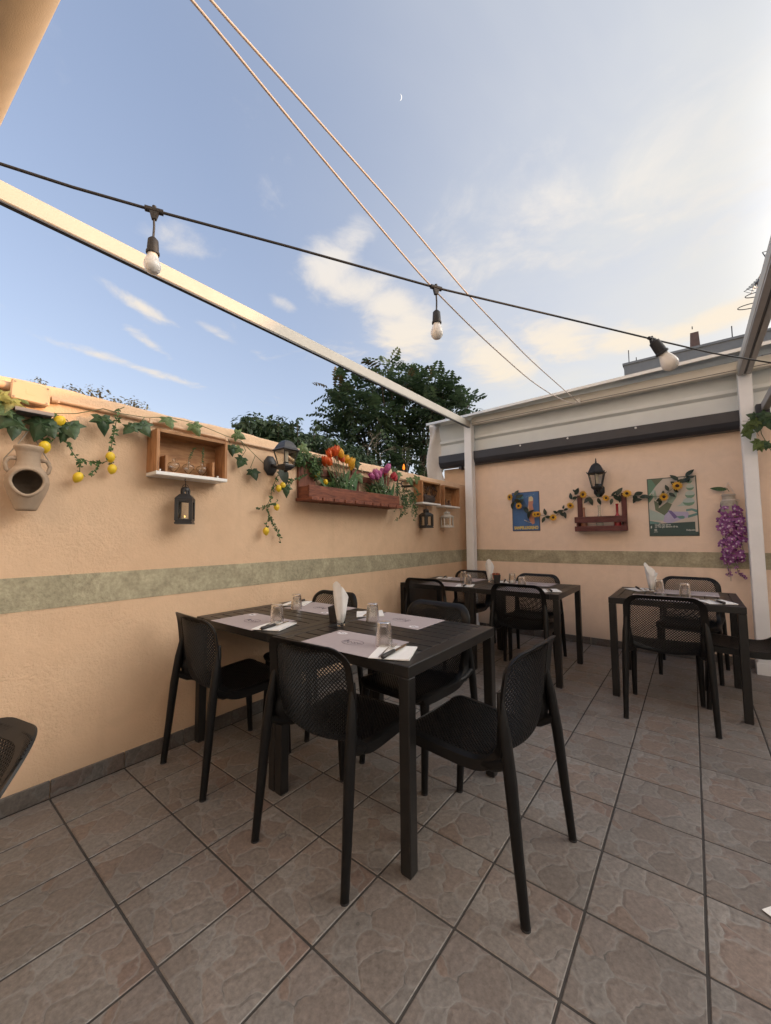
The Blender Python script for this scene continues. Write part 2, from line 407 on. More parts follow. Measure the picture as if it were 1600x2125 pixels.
    sr = n('ShaderNodeMapRange'); l(sn.outputs['Fac'], sr.inputs[0]); sr.inputs[1].default_value = .3; sr.inputs[2].default_value = .7; sr.inputs[3].default_value = .80; sr.inputs[4].default_value = 1.14
    tv = n('ShaderNodeMapRange'); l(oi.outputs['Random'], tv.inputs[0]); tv.inputs[3].default_value = .92; tv.inputs[4].default_value = 1.08
    # drips, crumbs and specks
    sp = n('ShaderNodeTexVoronoi', feature='F1'); sp.inputs['Scale'].default_value = 7.0; l(ge.outputs['Position'], sp.inputs['Vector'])
    spc = n('ShaderNodeSeparateColor'); l(sp.outputs['Color'], spc.inputs[0])
    st = n('ShaderNodeMapRange'); l(spc.outputs[0], st.inputs[0]); st.inputs[1].default_value = .80; st.inputs[2].default_value = 1.0; st.inputs[3].default_value = 0; st.inputs[4].default_value = .065
    lt = n('ShaderNodeMath', operation='LESS_THAN'); l(sp.outputs['Distance'], lt.inputs[0]); l(st.outputs[0], lt.inputs[1])
    sv = n('ShaderNodeMath', operation='MULTIPLY_ADD'); l(lt.outputs[0], sv.inputs[0]); sv.inputs[1].default_value = -.42; sv.inputs[2].default_value = 1.0
    m_a = n('ShaderNodeMath', operation='MULTIPLY'); l(sr.outputs[0], m_a.inputs[0]); l(tv.outputs[0], m_a.inputs[1])
    m_b = n('ShaderNodeMath', operation='MULTIPLY'); l(m_a.outputs[0], m_b.inputs[0]); l(sv.outputs[0], m_b.inputs[1])
    hz = n('ShaderNodeHueSaturation'); l(m2.outputs[2], hz.inputs['Color']); l(m_b.outputs[0], hz.inputs['Value'])
    l(hz.outputs[0], b.inputs['Base Color'])
    b.inputs['Roughness'].default_value = 0.5; b.inputs['Specular IOR Level'].default_value = 0.5
    rr = n('ShaderNodeMapRange'); l(gr.outputs['Fac'], rr.inputs[0]); rr.inputs[3].default_value = .38; rr.inputs[4].default_value = .66; l(rr.outputs[0], b.inputs['Roughness'])
    h1 = n('ShaderNodeMapRange'); l(ve.outputs['Distance'], h1.inputs[0]); h1.inputs[2].default_value = .12
    h2 = n('ShaderNodeMath', operation='MULTIPLY_ADD'); l(gr.outputs['Fac'], h2.inputs[0]); h2.inputs[1].default_value = .5; l(h1.outputs[0], h2.inputs[2])
    bp = n('ShaderNodeBump'); bp.inputs['Strength'].default_value = .45; bp.inputs['Distance'].default_value = .004; l(h2.outputs[0], bp.inputs['Height']); l(bp.outputs[0], b.inputs['Normal'])
    return m
def wood(name, col, dark, stretch=(2, 30, 30), rough=0.6, bump=0.15):
    m, t, b = mat_base(name); n, l = nodes(t)
    tcn = n('ShaderNodeTexCoord'); mp = n('ShaderNodeMapping'); mp.inputs['Scale'].default_value = stretch; l(tcn.outputs['Object'], mp.inputs[0])
    nz = n('ShaderNodeTexNoise'); nz.inputs['Scale'].default_value = 2.5; nz.inputs['Detail'].default_value = 7; nz.inputs['Distortion'].default_value = 0.8; l(mp.outputs[0], nz.inputs['Vector'])
    n2 = n('ShaderNodeTexNoise'); n2.inputs['Scale'].default_value = 9; n2.inputs['Detail'].default_value = 4; l(tcn.outputs['Object'], n2.inputs['Vector'])
    cr = n('ShaderNodeValToRGB'); cr.color_ramp.elements[0].position = .33; cr.color_ramp.elements[0].color = (*dark, 1); cr.color_ramp.elements[1].position = .62; cr.color_ramp.elements[1].color = (*col, 1)
    l(nz.outputs['Fac'], cr.inputs[0])
    oi = n('ShaderNodeObjectInfo'); m2 = n('ShaderNodeMapRange'); l(oi.outputs['Random'], m2.inputs[0]); m2.inputs[3].default_value = .85; m2.inputs[4].default_value = 1.15
    m3 = n('ShaderNodeMapRange'); l(n2.outputs['Fac'], m3.inputs[0]); m3.inputs[1].default_value = .3; m3.inputs[2].default_value = .7; m3.inputs[3].default_value = .82; m3.inputs[4].default_value = 1.12
    mu = n('ShaderNodeMath', operation='MULTIPLY'); l(m2.outputs[0], mu.inputs[0]); l(m3.outputs[0], mu.inputs[1])
    hv = n('ShaderNodeHueSaturation'); l(cr.outputs[0], hv.inputs['Color']); l(mu.outputs[0], hv.inputs['Value'])
    l(hv.outputs[0], b.inputs['Base Color']); b.inputs['Roughness'].default_value = rough; b.inputs['Specular IOR Level'].default_value = .3
    bp = n('ShaderNodeBump'); bp.inputs['Strength'].default_value = bump; bp.inputs['Distance'].default_value = .004; l(nz.outputs['Fac'], bp.inputs['Height']); l(bp.outputs[0], b.inputs['Normal'])
    return m
def glass_mat(name, col=(1, 1, 1), rough=0.02, ior=1.45, facets=0.0):
    m, t, b = mat_base(name); n, l = nodes(t)
    b.inputs['Base Color'].default_value = (*col, 1); b.inputs['Transmission Weight'].default_value = 1.0
    b.inputs['Roughness'].default_value = rough; b.inputs['IOR'].default_value = ior
    if facets:
        tcn = n('ShaderNodeTexCoord'); sp = n('ShaderNodeSeparateXYZ'); l(tcn.outputs['Object'], sp.inputs[0])
        at = n('ShaderNodeMath', operation='ARCTAN2'); l(sp.outputs[1], at.inputs[0]); l(sp.outputs[0], at.inputs[1])
        hs = []
        for sgn in (1, -1):
            z = n('ShaderNodeMath', operation='MULTIPLY'); l(sp.outputs[2], z.inputs[0]); z.inputs[1].default_value = sgn * 620.0
            a = n('ShaderNodeMath', operation='MULTIPLY_ADD'); l(at.outputs[0], a.inputs[0]); a.inputs[1].default_value = 22.0; l(z.outputs[0], a.inputs[2])
            s_ = n('ShaderNodeMath', operation='SINE'); l(a.outputs[0], s_.inputs[0]); hs.append(s_.outputs[0])
        mn = n('ShaderNodeMath', operation='MAXIMUM'); l(hs[0], mn.inputs[0]); l(hs[1], mn.inputs[1])
        bp = n('ShaderNodeBump'); bp.inputs['Strength'].default_value = facets; bp.inputs['Distance'].default_value = .0015; l(mn.outputs[0], bp.inputs['Height']); l(bp.outputs[0], b.inputs['Normal'])
    return m
def leafmat(name, col, col2, rough=0.5, trans=0.25):
    m, t, b = mat_base(name); n, l = nodes(t)
    ge = n('ShaderNodeNewGeometry'); oi = n('ShaderNodeObjectInfo'); tcn = n('ShaderNodeTexCoord')
    ad = n('ShaderNodeMath', operation='ADD'); l(ge.outputs['Random Per Island'], ad.inputs[0]); l(oi.outputs['Random'], ad.inputs[1])
    fr = n('ShaderNodeMath', operation='FRACT'); l(ad.outputs[0], fr.inputs[0])
    nz = n('ShaderNodeTexNoise'); nz.inputs['Scale'].default_value = 40; l(tcn.outputs['Object'], nz.inputs['Vector'])
    mm = n('ShaderNodeMath', operation='MULTIPLY_ADD'); l(nz.outputs['Fac'], mm.inputs[0]); mm.inputs[1].default_value = .5; l(fr.outputs[0], mm.inputs[2])
    mr = n('ShaderNodeMapRange'); l(mm.outputs[0], mr.inputs[0]); mr.inputs[1].default_value = .2; mr.inputs[2].default_value = 1.3
    mx = n('ShaderNodeMix', data_type='RGBA'); l(mr.outputs[0], mx.inputs[0]); mx.inputs[6].default_value = (*col, 1); mx.inputs[7].default_value = (*col2, 1)
    wv = n('ShaderNodeTexNoise'); wv.inputs['Scale'].default_value = 7; wv.inputs['Detail'].default_value = 4; l(tcn.outputs['Object'], wv.inputs['Vector'])
    wr = n('ShaderNodeMapRange'); l(wv.outputs['Fac'], wr.inputs[0]); wr.inputs[1].default_value = .35; wr.inputs[2].default_value = .65; wr.inputs[3].default_value = .72; wr.inputs[4].default_value = 1.25
    hz = n('ShaderNodeHueSaturation'); l(mx.outputs[2], hz.inputs['Color']); l(wr.outputs[0], hz.inputs['Value'])
    l(hz.outputs[0], b.inputs['Base Color']); b.inputs['Roughness'].default_value = rough; b.inputs['Specular IOR Level'].default_value = .35
    tr = n('ShaderNodeBsdfTranslucent'); l(mx.outputs[2], tr.inputs[0])
    ms = n('ShaderNodeMixShader'); ms.inputs[0].default_value = trans; l(b.outputs[0], ms.inputs[1]); l(tr.outputs[0], ms.inputs[2])
    out = [q for q in t.nodes if q.type == 'OUTPUT_MATERIAL'][0]; l(ms.outputs[0], out.inputs[0])
    return m
def emit(name, col, s):
    m, t, b = mat_base(name); b.inputs['Base Color'].default_value = (*col, 1)
    b.inputs['Emission Color'].default_value = (*col, 1); b.inputs['Emission Strength'].default_value = s
    return m

PL_COL, PL_COL2 = (.690, .488, .322), (.648, .446, .288)
M_wall = plaster('plaster_peach', PL_COL, PL_COL2, 1.0)
M_wall2 = plaster('plaster_peach_smooth', (.83, .648, .505), (.79, .61, .47), 0.45)
M_band = plaster('band_green', (.345, .315, .215), (.405, .36, .245), 1.1, 0.18)
M_tile = tile_mat('tile_flagstone', 1.06)
M_skirt = tile_mat('tile_skirting', 0.62, 1.3)
M_grout = simple('grout', (.045, .041, .038), .95, .35, 14)
M_ground = simple('dry_ground', (.16, .13, .09), .95, .3, 3, .5, 20)
M_white = simple('white_paint', (.80, .80, .79), .42, .05, 6, rvar=.08)
M_white2 = simple('white_board', (.78, .77, .74), .5, .05, 9)
M_cream = simple('cream_metal', (.62, .60, .54), .45, .05, 5)
M_grey = simple('grey_sheet', (.66, .70, .70), .5, .06, 3)
M_roofedge = simple('roof_edge_alu', (.62, .65, .66), .35, .06, 8, metal=.3)
M_gutter = simple('gutter_dark', (.028, .030, .038), .45, .15, 10)
M_black = simple('black_plastic', (.0062, .0059, .0059), .43, .2, 25, spec=.28, rvar=.08)
M_table = simple('black_aluminium', (.0150, .0138, .0128), .36, .2, 14, spec=.40, rvar=.09)
M_iron = simple('black_iron', (.022, .021, .021), .45, .2, 40, .2, 90, spec=.5)
M_rubber = simple('black_rubber', (.02, .02, .022), .6, .15, 30)
M_rope = simple('rope', (.60, .53, .48), .85, .12, 120, .12, 400)
M_bulb = simple('bulb_opal', (.80, .77, .72), .25, .03, 5, spec=.5)

# ------------------------------------------------------------------ ground and floor
g = MB(); g.box((-300, -300, -.35), (300, 300, -.12))
tag(obj('ground', g, M_ground), kind='structure')
T = .31
fl = MB(); fl.box((-.0, -3.4, -.118), (5.6, YB, -.0028))
floor = tag(obj('floor', fl, M_grout), kind='structure')
def tile_mesh(w, d):
    b = MB(); b.bbox((-w / 2, -d / 2, -.010), (w / 2, d / 2, 0), .0022); me = b.mesh('tile'); me.materials.append(M_tile); return me
TW = T - .0074
xl = [.31 * (i - .13) for i in range(0, 16)]
full = tile_mesh(TW, TW)
for ix in range(0, 14):
    for iy in range(-4, 16):
        if ix > 9 and iy < 0: continue
        x0, x1 = xl[ix], xl[ix + 1]; y0, y1 = T * iy, T * iy + T
        cut = False
        if x0 < 0.012: x0 = 0.012 - .0029; cut = True
        if y1 > YB - .012: y1 = YB - .012 + .0029; cut = True
        me = tile_mesh(x1 - x0 - .0074, y1 - y0 - .0074) if cut else full
        o = bpy.data.objects.new('tile', me); o.parent = floor
        o.location = ((x0 + x1) / 2, (y0 + y1) / 2, -.0002 - .0006 * random.random())
        o.rotation_euler = (random.gauss(0, .0008), random.gauss(0, .0008), 0)
        COL.objects.link(o)

# ------------------------------------------------------------------ walls
wt = [(-3.4, 1.985), (.06, 1.985), (.23, 1.99), (.54, 1.988), (.8, 1.978), (1.2, 1.985), (1.52, 1.965), (1.95, 1.945), (2.55, 1.95), (3.37, 1.952), (3.94, 1.948), (YB, 1.945)]
wty = [a for a, _ in wt]; wtz = [b for _, b in wt]
ys = np.arange(-3.4, YB + .001, .055); ys[-1] = YB
b = MB(); vs = []; fs = []
zlev = [-.1, .5, 1.0, 1.5, 1.8]
nr = None
for y in ys:
    j1, j2, j3 = rng.normal(0, .0016), rng.normal(0, .004), rng.normal(0, .0018)
    zt = np.interp(y, wty, wtz) + j1 - .004
    row = [(0, y, z) for z in zlev] + [(0 + j3 * .3, y, zt - .018), (-.012 + j3, y, zt), (-.1, y, zt + .012 + j2), (-.2, y, zt - .005), (-.2, y, -.1)]
    nr = len(row); vs += row
for i in range(len(ys) - 1):
    for k in range(nr - 1):
        a = i * nr + k; fs.append((a, a + 1, a + nr + 1, a + nr))
fs.append(tuple(range(nr))[::-1]); fs.append(tuple((len(ys) - 1) * nr + k for k in range(nr)))
b.add(vs, fs)
lw = thing('garden_wall', (0, 2, 0), 'long peach stucco wall with green band running behind the nearest dining table', 'wall')
obj('plaster', b, M_wall, lw, 50)
b = MB(); b.box((-.002, -3.4, .893), (.0022, YB - .0015, 1.05)); obj('painted_band', b, M_band, lw)
def skirting(parent, axis):
    for k in range(-4, 16):
        b = MB(); a0, a1 = (T * k + .002, T * k + T - .002)
        if axis == 'y':
            a1 = min(a1, YB - .002); b.bbox((-.003, a0, .001), (.0105, a1, .082), .002)
        else:
            k2 = k + 4; a0, a1 = xl[k2 % 15] + .002 if k2 < 15 else 9, (xl[k2 + 1] - .002) if k2 < 15 else 9
            if k2 >= 15: continue
            a0 = max(a0, .0115); b.bbox((a0, YB - .0105, .001), (a1, YB + .003, .078), .002)
        obj('skirting_tile', b, M_skirt, parent)
skirting(lw, 'y')
bw = thing('house_wall', (2.2, YB, 0), 'smooth peach rendered end wall with green band below the dark gutter', 'wall')
b = MB(); b.box((.0, YB, -.1), (5.6, YB + .22, 2.285)); obj('plaster', b, M_wall2, bw)
b = MB(); b.box((.0045, YB - .0024, .9), (5.6, YB + .002, 1.052)); obj('painted_band', b, M_band, bw)
skirting(bw, 'x')
# broken masonry stub left of the corner, above the garden wall
b = MB(); pts = [(-.34, 1.90), (.0, 1.90), (.0, 2.2), (-.34, 2.2)]
b.prism(pts, -.2, -.02, Matrix(((1, 0, 0, 0), (0, 0, -1, YB), (0, 1, 0, 0), (0, 0, 0, 1))))
obj('masonry_stub', b, M_wall, bw)

# ------------------------------------------------------------------ cladding, gutter, roof edge
cl = thing('metal_cladding', (1.5, 4.7, 2.4), 'pale grey sheet metal cladding above the dark gutter on the end wall', 'cladding')
b = MB(); b.box((-.36, 4.715, 2.3), (5.4, 4.735, 2.572)); obj('lower_sheet', b, M_grey, cl)
b = MB(); b.add([(-.36, 4.715, 2.60), (5.4, 4.715, 2.60), (5.4, 4.66, 2.86), (-.36, 4.66, 2.83), (-.36, 4.735, 2.60), (5.4, 4.735, 2.60), (5.4, 4.68, 2.86), (-.36, 4.68, 2.83)],
               [(0, 1, 2, 3), (7, 6, 5, 4), (0, 4, 5, 1), (3, 2, 6, 7), (0, 3, 7, 4), (1, 5, 6, 2)]); obj('upper_sheet', b, M_grey, cl)
b = MB(); b.add([(-.36, 4.714, 2.545), (5.4, 4.714, 2.545), (5.4, 4.682, 2.572), (-.36, 4.682, 2.572), (-.36, 4.682, 2.606), (5.4, 4.682, 2.606), (5.4, 4.714, 2.612), (-.36, 4.714, 2.612)], [(0, 1, 2, 3), (3, 2, 5, 4), (4, 5, 6, 7), (0, 3, 4, 7), (1, 6, 5, 2)]); obj('rib', b, M_grey, cl)
b = MB()
A = [(4.4, 2.80), (4.4, 2.83), (4.47, 2.852), (4.9, 2.90), (4.9, 2.885), (4.47, 2.832), (4.425, 2.80)]
n = len(A); vs = []
for x, dz in ((-.42, -.005), (.2, 0), (2.9, .06), (5.4, .12)):
    vs += [(x, y, z + dz) for y, z in A]
fs = [(i * n + j, i * n + (j + 1) % n, (i + 1) * n + (j + 1) % n, (i + 1) * n + j) for i in range(3) for j in range(n)] + [tuple(range(n))[::-1], tuple(3 * n + j for j in range(n))]
b.add(vs, fs); obj('roof_edge', b, M_roofedge, cl)
gt = thing('gutter', (1.5, 4.66, 2.28), 'long dark box gutter above the posters on the end wall', 'gutter')
b = MB(); gp = [(4.60, 2.345), (4.60, 2.275), (4.618, 2.235), (4.65, 2.205), (4.738, 2.205), (4.738, 2.375), (4.60, 2.375)]
n = len(gp); vs = [(x, y, z) for x in (-.34, 2.89) for y, z in gp]
b.add(vs, [(j, (j + 1) % n, n + (j + 1) % n, n + j) for j in range(n)] + [tuple(range(n))[::-1], tuple(range(n, 2 * n))]); obj('trough', b, M_gutter, gt)
for x in (.83, 1.38, 2.05):
    b = MB(); b.lathe([(.011, 0), (.011, .003), (.006, .007), (0, .008)], 10, Matrix.Translation((x, 4.6, 2.355)) @ Matrix.Rotation(PI / 2, 4, 'X')); obj('rivet', b, M_white2, gt, 60)
b = MB(); b.bbox((-.04, 4.63, 2.16), (.0, 4.72, 2.204), .003); obj('bracket', b, M_gutter, gt)
# white sheet closing the left end of the roof
b = MB(); vs = []; fs = []; nu, nv = 14, 22
def tarp(u, v):
    z = 2.86 - v * 1.0
    x = -.36 - (.135 + .03 * math.sin(v * 3) - .02 * v + .05 * v ** 3) * (1 - u) + .015 * math.sin(v * 9 + u * 3)
    y = 4.70 - .10 * (1 - u) + .02 * math.sin(v * 7 + u * 6) + .1 * u * v * v
    if v > .72: x += (u - .2) * (v - .72) * .55
    return (x, y, z)
for j in range(nv + 1):
    for i in range(nu + 1): vs.append(tarp(i / nu, j / nv))
for j in range(nv):
    for i in range(nu): a = j * (nu + 1) + i; fs.append((a, a + 1, a + nu + 2, a + nu + 1))
b.add(vs, fs)
M_tarp = simple('tarp', (.66, .64, .61), .55, .12, 5, .3, 14)
tp = solo('plastic_sheet', b, M_tarp, (-.4, 4.7, 2.3), 'off-white plastic sheet hanging at the left end of the roof edge', 'sheet', smooth=180)
md = tp.modifiers.new('t', 'SOLIDIFY'); md.thickness = .006

# ------------------------------------------------------------------ pergola
M_rail = simple('rail_paint', (.47, .44, .38), .5, .06, 4); M_rail2 = simple('rail_track_paint', (.40, .39, .38), .5, .1, 6)
pg = thing('pergola', (1.5, 4.5, 0), 'white metal pergola frame with two posts and long roof rails', 'pergola')
for (x0, x1, z0) in ((.095, .20, 0), (2.862, 2.96, 0)):
    b = MB(); b.bbox((x0, 4.535, z0), (x1, 4.64, 2.735), .006); po = obj('post', b, M_white, pg)
    b = MB(); b.box((x0 - .006, 4.528, 0), (x1 + .006, 4.647, .1)); obj('foot_plate', b, M_white, po)
b = MB(); b.bbox((.205, 4.55, 2.722), (4.6, 4.63, 2.822), .004); obj('beam', b, M_cream, pg)
b = MB(); b.box((.205, 4.545, 2.737), (4.6, 4.552, 2.741)); obj('beam_lip', b, M_gutter, pg)
for (x0, x1) in ((.168, .20), (2.858, 2.955)):
    b = MB(); b.bbox((x0, -1.6, 2.682), (x1, 4.53, 2.77), .004); ra = obj('rail', b, M_rail, pg)
    if x1 - x0 > .05:
        for xa in (x0 + .004, x1 - .040):
            b = MB(); b.box((xa, -1.6, 2.666), (xa + .036, 4.5, 2.6815)); obj('rail_track', b, M_rail2, ra)
        b = MB(); b.box((x0 + .0405, -1.6, 2.674), (x1 - .0405, 4.5, 2.6815)); obj('rail_groove', b, M_gutter, ra)
    else:
        b = MB(); b.box((x0 + .003, -1.6, 2.674), (x1 - .003, 4.5, 2.6815)); obj('rail_groove', b, M_gutter, ra)
for (x, y, z) in ((.225, 4.54, 2.765), (.26, 4.545, 2.775), (.17, 4.53, 2.70), (2.91, 4.53, 2.69)):
    b = MB(); b.lathe([(.012, 0), (.012, .006), (.007, .011), (0, .012)], 10, Matrix.Translation((x, y, z)) @ Matrix.Rotation(PI / 2, 4, 'X')); obj('bolt', b, M_cream, pg, 60)
b = MB(); b.bbox((1.49, 4.52, 2.715), (1.545, 4.55, 2.77), .004); b.tube([(1.5, 4.515, 2.725), (1.535, 4.515, 2.725)], .008, 8); obj('cleat', b, M_white2, pg)
# ropes
def rope(pts, label, loc):
    b = MB(); p = np.array(pts); n = len(p); tt = np.linspace(0, n - 1, 60); 
    q = np.stack([np.interp(tt, range(n), p[:, k]) for k in range(3)], 1)
    for _ in range(6): q[1:-1] = (q[:-2] + 2 * q[1:-1] + q[2:]) / 4
    b.tube([tuple(a) for a in q], .0040, 8)
    return solo('rope', b, M_rope, loc, label, 'rope', 'ropes of the folding roof', 180)
rope([(1.47, -1.0, 2.80), (1.47, 0.22, 2.675), (1.47, .54, 2.62), (1.47, 1.36, 2.505), (1.47, 2.03, 2.487), (1.475, 2.95, 2.50), (1.48, 3.65, 2.565), (1.5, 4.2, 2.64), (1.505, 4.515, 2.722)],
     'slack pale rope sagging lower on the way to the roof beam cleat', (1.47, 2, 2.5))
rope([(1.49, -1.0, 2.78), (1.49, .26, 2.70), (1.49, .52, 2.70), (1.49, 1.15, 2.69), (1.49, 1.8, 2.645), (1.495, 2.9, 2.652), (1.525, 4.515, 2.727)],
     'taut pale rope stretched straight to the roof beam cleat', (1.49, 2, 2.65))
# rolled canopy near the camera
def roll_pt(s_, a, k=1.0):
    rr = (.165 + .0035 * math.sin(3 * a + s_ * 2)) * k
    return (.86 + s_, -.166 + .07 * s_ + rr * math.cos(a), 2.80 + rr * .85 * math.sin(a))
b = MB(); vs = []; fs = []; nu, nv = 40, 48
for i in range(nu + 1):
    for j in range(nv): vs.append(roll_pt(-1.2 + 3.2 * i / nu, 2 * PI * j / nv))
for i in range(nu):
    for j in range(nv): fs.append((i * nv + j, (i + 1) * nv + j, (i + 1) * nv + (j + 1) % nv, i * nv + (j + 1) % nv))
fs.append(tuple(range(nv))); fs.append(tuple(nu * nv + j for j in range(nv))[::-1])
b.add(vs, fs)
M_canvas = simple('canvas', (.60, .51, .38), .85, .10, 10, .25, 260)
cv = thing('rolled_canopy', (.8, -.16, 2.8), 'thick beige fabric roof rolled up across the pergola rails overhead', 'canopy')
obj('fabric', b, M_canvas, cv, 180)
for s0_ in (-.46, .75):
    b = MB(); b.tube([roll_pt(s0_ + .05 * math.sin(2 * PI * j / 40 + .6), 2 * PI * j / 40, 1.006) for j in range(41)], .0034, 6, False); obj('strap', b, simple('strap_brown', (.16, .11, .07), .85, .2, 60), cv, 180)
# side awning at the right
sa = thing('side_awning', (3.05, 3.2, 2.3), 'grey rail with dark brown side blind right of the right post', 'awning')
b = MB(); b.bbox((3.0, .8, 2.315), (3.05, 4.5, 2.385), .004); obj('rail', b, simple('awning_rail', (.33, .32, .32), .45, .08, 8), sa)
b = MB(); b.box((3.052, .8, 2.06), (3.062, 4.3, 2.31)); obj('blind', b, simple('brown_fabric', (.05, .043, .038), .8, .15, 30), sa)
b = MB(); b.bbox((2.965, 4.5, 2.2), (3.055, 4.56, 2.38), .004); obj('bracket', b, M_gutter, sa)

# ------------------------------------------------------------------ buildings out beyond the patio, and unseen walls added for the light
M_render = plaster('render_grey', (.24, .25, .25), (.265, .27, .27), .3)
M_house = plaster('render_cream', (.55, .48, .38), (.50, .43, .34), .5)
M_roof = simple('roof_tiles', (.30, .14, .09), .8, .25, 14, .4, 30)
bd = thing('apartment_block', (4.5, 13, 0), 'dark grey flat roofed block rising behind the cladding with a chimney', 'building')
b = MB(); b.box((1.22, 12.0, -.1), (9.5, 19, 5.86)); obj('wall', b, M_render, bd)
b = MB(); b.box((1.19, 11.97, 5.86), (9.53, 19.03, 5.92)); obj('parapet_cap', b, M_render, bd)
b = MB(); b.frustum([(.115, 5.85), (.085, 6.46)], 4, PI / 4, Matrix.Translation((2.76, 12.5, 0))); ch = obj('chimney', b, simple('chimney_brick', (.16, .10, .08), .8, .2, 15), bd)
for (x, z0, h) in ((1.33, 5.9, .42), (1.50, 5.9, .17), (3.46, 5.9, .36), (2.72, 6.44, .07)):
    b = MB(); b.tube([(x, 12.15, z0), (x, 12.15, z0 + h)], .012, 6); obj('rod', b, M_iron, bd)
hs_ = thing('shade_wall', (14.2, 2, 0), 'unseen cream wall added right of the patio, raking top shaped to cast its shade', 'wall')  # unseen wall added as occluder; raking top shapes the edge of the sunlit patch
b = MB(); pl_ = [(-10, -.1), (20.0, -.1), (20.0, 6.9), (13.9, 6.9), (12.15, 5.18), (11.3, 4.34), (-10, 4.34)]
b.prism([(a, z) for a, z in pl_], 14.0, 14.35, Matrix(((0, 0, 1, 0), (1, 0, 0, 0), (0, 1, 0, 0), (0, 0, 0, 1)))); obj('masonry', b, M_house, hs_)
rs = thing('bounce_front', (2, -3.4, 0), 'unseen tall white front added behind the patio to bounce light', 'building')  # unseen front added, raised and whitened to bounce sunlight onto the end wall
b = MB(); b.box((-2.5, -3.9, -.1), (12.0, -3.41, 9.5)); obj('wall', b, plaster('plaster_white', (.82, .80, .76), (.80, .77, .72), .4), rs)

# antennas
M_alu = simple('antenna_metal', (.10, .10, .105), .4, .1, 20, metal=.6)
def rp(u, v, yy): return np.array(on(u, v, 1, yy))
an = thing('tv_antenna', rp(1605, 560, 10.5), 'comb shaped television antenna with many bent wire elements at the right edge', 'antenna')
p0, p1 = rp(1568, 590, 10.5), rp(1604, 555, 10.5)
b = MB(); b.tube([p0, p0 + (p1 - p0) * 1.6], .028, 8); obj('boom', b, M_alu, an)
b = MB()
for k in range(9):
    c = p0 + (p1 - p0) * (k / 8 * 1.15); dx = np.array([.0, .12, .10]); a = np.array([.10, 0, .10]) * 1.3
    for sgn in (1, -1):
        b.tube([c + sgn * a * .2, c + sgn * a + np.array([-.05, 0, .05]), c + sgn * a * 1.1 + np.array([.07, 0, -.02]), c + sgn * a * .2], .008, 5)
obj('element', b, M_alu, an)
b = MB(); q = rp(1600, 530, 10.5)
for k in range(6): b.tube([q + np.array([-.12 + .02 * k, 0, .12 - .07 * k]), q + np.array([.35, 0, .10 - .07 * k])], .007, 5)
b.tube([q + np.array([-.12, 0, .12]), q + np.array([.0, 0, -.25])], .009, 5); obj('reflector', b, M_alu, an)
b = MB(); b.tube([p1 + (p1 - p0) * .5, p1 + (p1 - p0) * .5 - np.array([0, 0, 4.0])], .03, 8); obj('mast', b, M_alu, an)
an2 = thing('loop_antenna', rp(1580, 640, 10.5), 'pair of wire loop antennas beside the right roof rail', 'antenna')
for v in (609, 634):
    c = rp(1578 if v < 620 else 1562, v, 10.5); b = MB()
    pts = [c + np.array([.23 * math.cos(a), 0, 0.05 * math.sin(a) - .012 * math.cos(a)]) for a in np.linspace(.35, 2 * PI - .35, 22)]
    b.tube(pts, .009, 6); obj('loop', b, M_alu, an2, 180)
b = MB(); c = rp(1574, 634, 10.5); b.tube([c, c + np.array([.25, 0, .1])], .035, 8); obj('clamp', b, M_iron, an2)
b = MB(); b.tube([c, c - np.array([0, 0, 1.9])], .018, 6); obj('mast', b, M_alu, an2)

# crescent moon
b = MB(); mp0 = CAM + ray(829, 202) / np.linalg.norm(ray(829, 202)) * 900
ang = np.linspace(-PI / 2, PI / 2, 17); R1 = 4.0
zz = -(ray(829, 202)); F = frame(zz, loc=mp0, spin=math.radians(-8))
outer = [(R1 * math.cos(a), R1 * math.sin(a)) for a in ang]; inner = [(R1 * .70 * math.cos(a), R1 * math.sin(a)) for a in ang[1:-1][::-1]]
poly = outer + inner
b.prism(poly, -.4, .4, F)
solo('moon', b, emit('moonlight', (1, .96, .9), .36), tuple(mp0), 'thin pale crescent moon high in the blue evening sky', 'moon')

# ------------------------------------------------------------------ chairs
PROF = np.array([(.272, .418), (.262, .436), (.225, .447), (.11, .440), (0, .433), (-.09, .430), (-.15, .440), (-.188, .468), (-.205, .52), (-.215, .60), (-.224, .69), (-.236, .77), (-.248, .828)])
def _fine(p):
    t = np.linspace(0, len(p) - 1, 400); q = np.stack([np.interp(t, range(len(p)), p[:, k]) for k in range(2)], 1)
    for _ in range(120): q[1:-1] = (q[:-2] + 2 * q[1:-1] + q[2:]) / 4
    s = np.concatenate([[0], np.cumsum(np.linalg.norm(np.diff(q, axis=0), axis=1))]); return q, s
PQ, PS = _fine(PROF); PLEN = PS[-1]
BB = PS[np.argmin(np.abs(PQ[:, 0] + .185) + np.abs(PQ[:, 1] - .466))]       # arc length where the back starts
HW = .222
def sm(x, a, b): t = np.clip((x - a) / (b - a), 0, 1); return t * t * (3 - 2 * t)
def S(a, b):
    a = np.asarray(a, float); b = np.asarray(b, float); u = a / HW
    y = np.interp(b, PS, PQ[:, 0]); z = np.interp(b, PS, PQ[:, 1])
    w = np.interp(b, [0, .12, BB, BB + .14, PLEN], [.99, 1.02, .94, 1.01, .95])
    bk = sm(b, BB - .06, BB + .12); be = np.exp(-((b - BB) / .085) ** 2)
    y = y + .050 * u * u * bk + .018 * u * u * be
    z = z + (.010 * u * u - .006) * (1 - bk) + .030 * u * u * be
    return np.stack([a * w, y, z], -1)
